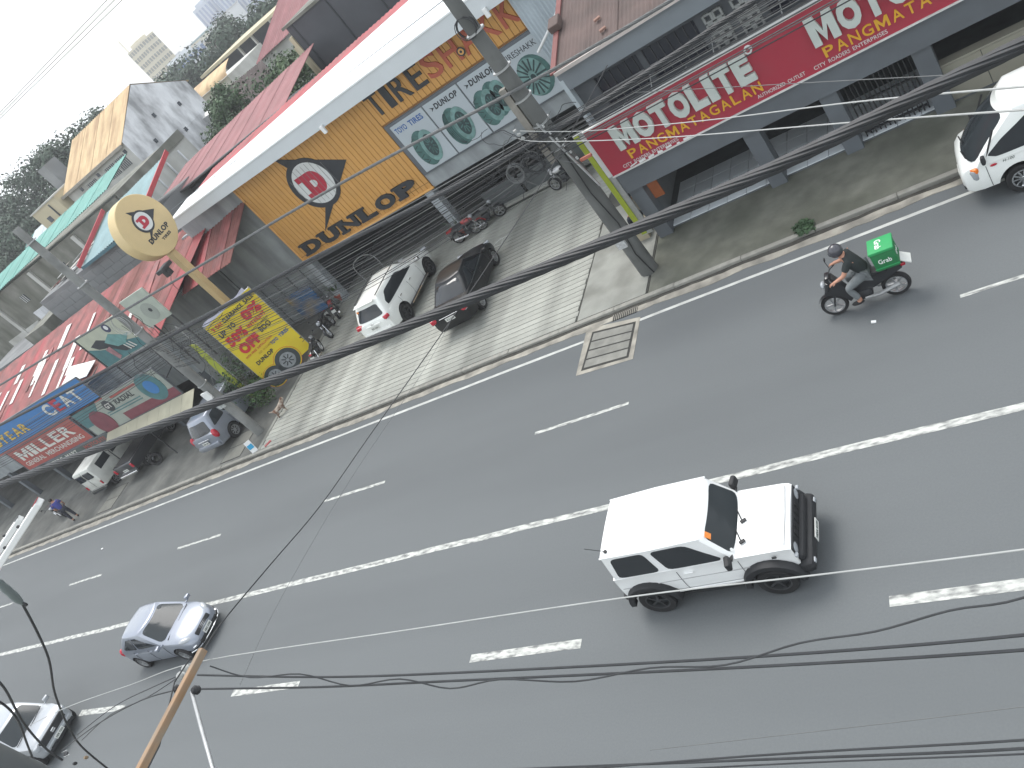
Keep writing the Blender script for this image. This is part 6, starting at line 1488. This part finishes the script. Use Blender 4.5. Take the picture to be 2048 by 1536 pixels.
# teal roofed block house in front
h3 = thing('house', 'hollow block house with teal roof and red barge boards', 'house', (-41,33,0), 0, None, True)
MB().box(-50.5,-37.2,31.3,35.2,-.1,7.9).build('wall', BLOCKW, h3)
roof_sheets(h3, (-44.2,30.9,8.05), (-36.9,30.9,8.3), (-36.9,35.0,9.5), (-44.2,35.0,9.1), 1.2, .25, .025, TEALR)
for x, a in ((-44.3,0),(-36.85,.25)): MB().prism([(x,30.8,8.1+a),(x,35.0,9.2+a),(x,35.0,9.45+a),(x,30.8,8.35+a)], (.1,0,0)).build('barge_board', mat('barge_red',(.42,.06,.07),.6), h3)
MB().box(-44.2,-36.9,30.82,30.9,7.95,8.12).build('fascia', mat('fascia_teal',(.05,.13,.16),.6), h3)
win(h3,-40.6,-40.0,5.3,6.0,31.3,0)
# small blocks of the wall face, each a piece
blk = MB().obox((0,0,0), (.98,.06,.46), bev=.01).mesh('block', BLOCKW); random.seed(3)
for j in range(9):
    for i in range(12):
        o = mobj('block', blk, h3); o.location = (-49.9+i*1.0+(j % 2)*.5, 31.285+random.uniform(-.008,.008), 3.6+j*.475)
# lower grey block house on the far left
h4 = thing('house', 'grey hollow block house beyond the red roofs', 'house', (-54,31.5,0), 0, None, True)
MB().box(-62,-50.8,30.6,34.5,-.1,6.2).build('wall', BLOCKW, h4); MB().box(-53.5,-50.9,30.5,34.4,6.2,6.9).build('parapet', CEMENT, h4)
roof_sheets(h4, (-66,29.8,4.6), (-56,29.8,4.7), (-56,32.4,5.7), (-66,32.4,5.6), 1.2, .25, .025, RED3)
for i in range(10):
    for j in range(4):
        o = mobj('block', blk, h4); o.location = (-61.2+i*1.0+(j % 2)*.5, 30.585+random.uniform(-.008,.008), 4.3+j*.475)
MB().prism([(-55.5,29.2,4.9),(-53.5,29.2,5.1),(-53.3,30.6,5.9),(-55.3,30.6,5.7)], (0,0,.04)).build('lean_to_sheet', PALEBL, h4)
# pink roofed house behind the tyre shop
h5 = thing('house', 'low house with a long pink corrugated roof behind the tyre shop', 'house', (-34,36,0), 0, None, True)
MB().box(-40.2,-28.2,34.6,39.5,-.1,7.4).build('wall', SLATE, h5)
roof_sheets(h5, (-40.8,34.0,7.62), (-27.6,34.0,7.92), (-27.6,39.2,8.75), (-40.8,39.2,8.05), 1.1, .22, .022, PINKR)
MB().tube([(-40.8,33.95,7.58),(-27.6,33.95,7.88)], .07, 8).build('gutter', mat('gutter_dark',(.1,.1,.1),.5), h5, True)
MB().box(-28.4,-24.6,35,39,-.1,6.6).build('rear_wall', CEMENT, h5)
# dark mesh covered building
h6 = thing('building', 'large dark slate mesh covered building behind the white canopy', 'building', (-20,44,0), 0, None, True)
MB().box(-29.0,-8,40,52,-.1,10.05).build('wall', SLATE, h6)
for i in range(8): MB().box(-28.6+i*2.6,-28.52+i*2.6,39.96,40.0,0,10.0).build('mesh_seam', SIGNBLK, h6)
MB().box(-29.2,-7.9,39.9,52.1,10.05,10.2).build('coping', CEMENT, h6)
MB().box(-29.25,-29.02,39.9,40.6,2,9.6).build('corner_post', CREAMW, h6); MB().box(-30.2,-29.05,41,43,0,9.0).build('cream_side', CREAMW, h6)
h7 = thing('house', 'house with a faded pink hipped roof beyond the dark building', 'house', (-40,58,0), 0, None, True)
MB().box(-43.5,-34,55,62,-.1,8.8).build('wall', WALLW, h7); roof_sheets(h7, (-43.9,54.6,8.75), (-33.6,54.6,9.2), (-33.6,59,11.0), (-41.5,59,10.9), 1.3, .3, .03, PINKR)
# unfinished concrete building on the ridge
h8 = thing('building', 'unfinished grey concrete building with dark open upper floor', 'building', (-63,84,0), 0, None, True)
MB().box(-70.4,-58.8,80,90,-.1,7.9).build('wall', BLOCKW, h8)
MB().box(-70.4,-58.8,81.2,90,7.9,9.6).build('open_floor', WIN, h8)
for x in (-68.0,-64.6,-62.2,-59.0): MB().box(x-.12,x+.12,80.0,80.25,7.9,9.6).build('column', WALLW, h8)
MB().box(-71.2,-58.4,79.6,90.2,9.6,9.9).build('roof_slab', CREAMW, h8)
MB().box(-58.8,-53.4,80.4,90,-.1,9.5).build('cream_wing', CREAMW, h8)
for i in range(5): MB().box(-69.6+i*2.2,-68.6+i*2.2,79.95,80.0,6.0+.3*(i % 2),7.1).build('window', mat('bricked_window',(.13,.135,.145),.9,.2,2), h8)
for k in range(3): MB().box(-70.4,-58.8,79.96,80.0,3.6+k*1.4,3.7+k*1.4).build('floor_line', CEMENT, h8)
# little mustard shed and brown roofs before it
h9 = thing('shed', 'white shed with rounded mustard roof on the slope', 'shed', (-60,67,0), 0, None, True)
MB().box(-61.6,-55.6,65,72,-.1,8.9).build('wall', WALLW, h9)
xf(MB().grid(lambda u, v: (-62.0+u*6.8, 64.6+.9*(1-math.cos(v*PI))*1.0, 9.0+.9*math.sin(v*PI*.5)), 18, 6), Matrix.Identity(4)).build('roof', MUST, h9, True)
MB().box(-58.5,-54.2,62.0,64.5,-.1,6.9).build('olive_fence', mat('olive_wall',(.30,.29,.12),.85,.1,1), h9)
h10 = thing('house', 'brown roofed house beside the leafy tree', 'house', (-48,57,0), 0, None, True)
MB().box(-51.5,-43.2,55.4,60,-.1,7.0).build('wall', SLATE, h10); roof_sheets(h10, (-51.9,54.9,6.9), (-42.8,54.9,6.7), (-42.8,58.5,8.4), (-51.4,58.5,8.6), 1.2, .25, .025, BRNR)
MB().lathe([(.6,0),(.6,.9),(.3,1.1),(.0005,1.15)], 16, tr((-53.2,57,7.2))).build('water_tank', STEEL, h10, True)
# pale roofs at the far left
for i, (x, y, z, m, lab) in enumerate(((-88,62,9.6,PALEBL,'pale sheet roofed hut at the foot of the hillside trees'),(-96,66,9.3,GREENR,'green roofed hut at the far left under the trees'),(-82,57,9.0,WALLW,'white walled hut left of the annex'))):
    t = thing('hut', lab, 'hut', (x,y,0), 0, None, True)
    MB().box(x-5,x+5,y,y+6,-.1,z-1.0).build('wall', WALLW, t); roof_sheets(t, (x-5.4,y-.4,z-1.0), (x+5.4,y-.4,z-.9), (x+5.4,y+3,z+.3), (x-5.4,y+3,z+.2), 1.5, .3, .03, m)
    win(t, x-2, x-1, z-2.6, z-1.6, y, 3); win(t, x+1, x+2, z-2.6, z-1.6, y, 3)
# rooftop clutter, each a thing of its own
random.seed(61)
cl = thing('scrap_pile', 'heap of loose boards and sheets on the block house roof', 'scrap', (-48.2,33,7.9), 0, None, True)
for i in range(14): MB().obox((-48.4+random.uniform(-1.6,1.8),32.9+random.uniform(-1.2,1.4),7.93+.035*i), (random.uniform(.5,1.8),random.uniform(.15,.6),.03), rotm(random.uniform(-.08,.08),random.uniform(-.08,.08),random.uniform(0,3))).build('board', random.choice([RED3,PALESH,STEEL,MATS['weathered_timber'],CEMENT]), cl)
# ---------------------------------------------------------------- far city
def tower(label, x0, x1, y0, y1, h, m, nx, nz, wm, base=0, ribs=False):
    t = thing('tower', label, 'tower', ((x0+x1)/2,(y0+y1)/2,0), 0, None, True)
    MB().box(x0,x1,y0,y1,base,h).build('wall', m, t); dx = (x1-x0)/nx; hz = (h-4)/nz
    if ribs:
        for i in range(nx): MB().box(x0+(i+.28)*dx,x0+(i+.72)*dx,y0-.3,y0,2,h-2).build('window_strip', wm, t)
        ny = max(2, nx-1); dy = (y1-y0)/ny
        for i in range(ny): MB().box(x1,x1+.3,y0+(i+.28)*dy,y0+(i+.72)*dy,2,h-2).build('window_strip', wm, t)
    else:
        wmh = MB().box(-dx*.28,dx*.28,-.15,.15,-hz*.26,hz*.26).mesh('window', wm)
        for i in range(nx):
            for j in range(nz): o = mobj('window', wmh, None); o.parent = t; o.matrix_parent_inverse = world_of(t).inverted(); o.location = (x0+(i+.5)*dx, y0-.05, 4+(j+.5)*hz)
        ny = 5; dy = (y1-y0)/ny; wmv = MB().box(-.15,.15,-dy*.28,dy*.28,-hz*.26,hz*.26).mesh('window', wm)
        for i in range(ny):
            for j in range(nz): o = mobj('window', wmv, None); o.parent = t; o.matrix_parent_inverse = world_of(t).inverted(); o.location = (x1+.05, y0+(i+.5)*dy, 4+(j+.5)*hz)
    MB().box(x0+(x1-x0)*.2,x1-(x1-x0)*.25,y0+2,y1-2,h,h+(x1-x0)*.12).build('roof_house', m, t)
    return t
TW = mat('tower_cream', (.62,.56,.42), .8, .05, .05); TWW = mat('tower_window', (.22,.21,.18), .5, .1, .1); TB = mat('tower_blue', (.42,.47,.56), .7, .05, .05); TBW = mat('tower_blue_window', (.16,.22,.38), .4, .1, .1)
tc_ = tower('cream office tower with a mast rising over the far trees', -289.5,-279,300,310,28.3,TW,6,8,TWW)
MB().tube([(-289,301,28),(-289,301,34)], .25, 6).build('mast', TW, tc_)
tower('blue striped apartment tower far away, left of the pair', -412,-398,500,514,29.5,TB,4,1,TBW,ribs=True)
tower('blue striped apartment tower far away, right of the pair', -392,-372,500,516,31,TB,6,1,TBW,ribs=True)
tower('low grey block far away between the towers', -446,-436,480,496,17,mat('tower_grey',(.45,.46,.48),.8,.05,.05),4,5,TBW)
tower('small white block under the cream tower', -170,-161,180,190,13.0,mat('tower_white',(.6,.62,.64),.8,.05,.05),4,3,TBW)
random.seed(17)
for i in range(22):
    x = -430+i*17+random.uniform(-5,5); y = 430+random.uniform(-40,60); x = -y*random.uniform(.78,.93)
    hgt = random.uniform(10.5,15.5); w = random.uniform(8,18)
    t = thing('far_building', 'small pale far building in the hazy skyline', 'building', (x,y,0), 0, 'small far buildings of the skyline', True)
    MB().box(x-w/2,x+w/2,y,y+12,0,hgt).build('wall', random.choice([MATS['tower_grey'],MATS['tower_white'],TW,PINKR]), t)
    MB().box(x-w/2-.4,x+w/2+.4,y-.4,y+12.4,hgt,hgt+.8).build('roof', random.choice([PINKR,TEALR,MATS['tower_grey']]), t)
# ---------------------------------------------------------------- trees
def tree(label, loc, h, rx, rz, m, seed, clumps, leaves, ls, trunk=.18, group='trees behind the shops', base=.35):
    random.seed(seed); t = thing('tree', label, 'tree', loc, 0, group)
    tb = MB(); tb.tube(smooth_path([(0,0,-.3),(random.uniform(-.2,.2),random.uniform(-.2,.2),h*.3),(random.uniform(-.3,.3),random.uniform(-.3,.3),h*.75)],4), [trunk*(1-.07*i) for i in range(9)], 7)
    cs = []
    for i in range(clumps):
        a = random.uniform(0,2*PI); q = random.random()**.6; zz = h*base+(h*(1-base))*random.random()
        k = math.sqrt(max(.05, 1-((zz-h*(base+.30))/(h*(1-base)*.78))**2))
        c = Vector((math.cos(a)*rx*q*k, math.sin(a)*rx*q*k, zz)); cs.append((c, rz*random.uniform(.6,1.15)))
        if i % 3 == 0: tb.tube([(0,0,h*.3), (c.x*.5,c.y*.5,(h*.3+c.z)/2+.1), tuple(c)], [trunk*.4,trunk*.25,.02], 5)
    tb.build('trunk', mat('bark',(.10,.08,.06),.95,.2,4), t, True)
    vs = []; fs = []
    for c, r in cs:
        for j in range(leaves):
            d = Vector((random.gauss(0,1), random.gauss(0,1), random.gauss(0,.8))); d = d.normalized()*r*random.random()**.35
            p = c+d; n = (d.normalized()+Vector((random.uniform(-.7,.7),random.uniform(-.7,.7),random.uniform(0,1.0)))).normalized()
            u = n.orthogonal().normalized(); u = Matrix.Rotation(random.uniform(0,6.28), 3, n) @ u; v = n.cross(u); s = ls*random.uniform(.6,1.3)
            o = len(vs); vs += [p-u*s-v*s*.5, p+u*.1*s-v*s*.75, p+u*s+v*s*.3, p-u*.1*s+v*s*.75]; fs.append((o,o+1,o+2,o+3))
    MB().add(vs, fs).build('crown', m, t); return t
FOL = mat('foliage', (.050,.092,.038), .65, .45, .8, dirt=(.028,.055,.026), dscale=.5, damt=.8); FOL2 = mat('foliage_pale', (.075,.12,.05), .65, .4, .9, dirt=(.04,.075,.035), dscale=.6, damt=.7); FOLF = mat('foliage_far', (.038,.066,.040), .7, .4, .3, dirt=(.035,.06,.04), dscale=.2, damt=.7)
tree('leafy green tree between the pink roof and the dark building', (-32.9,45,0), 8.9, 3.1, 1.0, FOL2, 1, 60, 130, .12, base=.3)
tree('smaller leafy tree touching the big one behind the canopy', (-37.6,48,0), 8.6, 2.6, .9, FOL, 2, 42, 130, .12, base=.3)
tree('round dark green tree at the foot of the stained gable', (-44.6,49.6,0), 9.3, 2.3, .85, FOL, 3, 50, 130, .12, base=.35)
tree('low green tree beside the brown roof', (-46.5,52,0), 7.6, 2.2, .8, FOL2, 8, 24, 80, .16)
for i, (x, y, h) in enumerate(((-86,74,13.6),(-93,76,14.6),(-100,78,15.4),(-108,80,16.0),(-116,78,15.6),(-96,84,14.5),(-104,70,12.5),(-124,84,16.5),(-112,70,12.5))):
    tree(ORD[(0,1,3,5,7,2,4,8,6)[i]]+' dense hillside tree counting left from the mustard roofed house', (x,y,0), h, 5.2, 1.9, FOLF, 20+i, 60, 150, .21, .3, 'dense trees on the hillside', .15)
for i, (x, y, h) in enumerate(((-98,104,11.6),(-92,108,12.0),(-104,112,11.8),(-86,106,11.2),(-80,112,11.6),(-112,118,12.2),(-98,122,12.4),(-74,104,10.6))):
    tree(ORD[(5,3,6,2,1,7,4,0)[i]]+' far ridge tree from the right beyond the concrete building', (x,y,0), h, 5.5, 2.0, FOLF, 40+i, 40, 120, .27, .3, 'far trees on the ridge', .15)
# shrubs by the sale banner
def shrub(label, loc, h, r, seed, m):
    random.seed(seed); t = thing('shrub', label, 'shrub', loc); vs = []; fs = []
    sm_ = MB()
    for i in range(7): sm_.tube([(0,0,0),(random.uniform(-r,r)*.6,random.uniform(-r,r)*.6,h*.8)], .012, 4)
    sm_.build('stems', mat('stem_brown',(.09,.07,.05),.9), t)
    for i in range(520):
        d = Vector((random.gauss(0,.45)*r, random.gauss(0,.45)*r, random.uniform(.1,1)*h)); u = Vector((random.gauss(0,1),random.gauss(0,1),random.gauss(0,.6))).normalized(); v = u.orthogonal().normalized(); s = random.uniform(.05,.10)
        o = len(vs); vs += [d-u*s, d+v*s*.4, d+u*s, d-v*s*.4]; fs.append((o,o+1,o+2,o+3))
    MB().add(vs, fs).build('leaves', m, t)['kind'] = 'stuff'
shrub('green shrub between the two banners', (-30.6,22.0,.06), 2.2, .7, 5, LEAFD)
shrub('low green shrub under the sale banner', (-29.9,21.9,.06), 1.3, .6, 6, LEAF)
shrub('small weed tuft on the mossy sidewalk', PZ(1610,458,.075), .16, .22, 9, LEAFD)
shrub('dark shrub behind the left utility pole', (-31.2,22.9,.06), 2.6, .8, 7, LEAFD)
# ---------------------------------------------------------------- air
hz_ = MB().box(-700, 300, -40, 900, -1.2, 44).build('haze', None)
hz_.data.materials.clear(); hm = bpy.data.materials.new('haze_air'); hm.use_nodes = True; N = hm.node_tree.nodes; N.clear()
ho = N.new('ShaderNodeOutputMaterial'); pv = N.new('ShaderNodeVolumePrincipled'); pv.inputs['Color'].default_value = (.93,.95,.97,1); pv.inputs['Density'].default_value = .0009
pv.inputs['Anisotropy'].default_value = .3; hm.node_tree.links.new(pv.outputs[0], ho.inputs['Volume']); hz_.data.materials.append(hm)
tag(hz_, 'pale humid haze over the far rooftops', 'haze', None, 'stuff')
for o in list(bpy.data.objects):
    if '_w' in o: del o['_w']
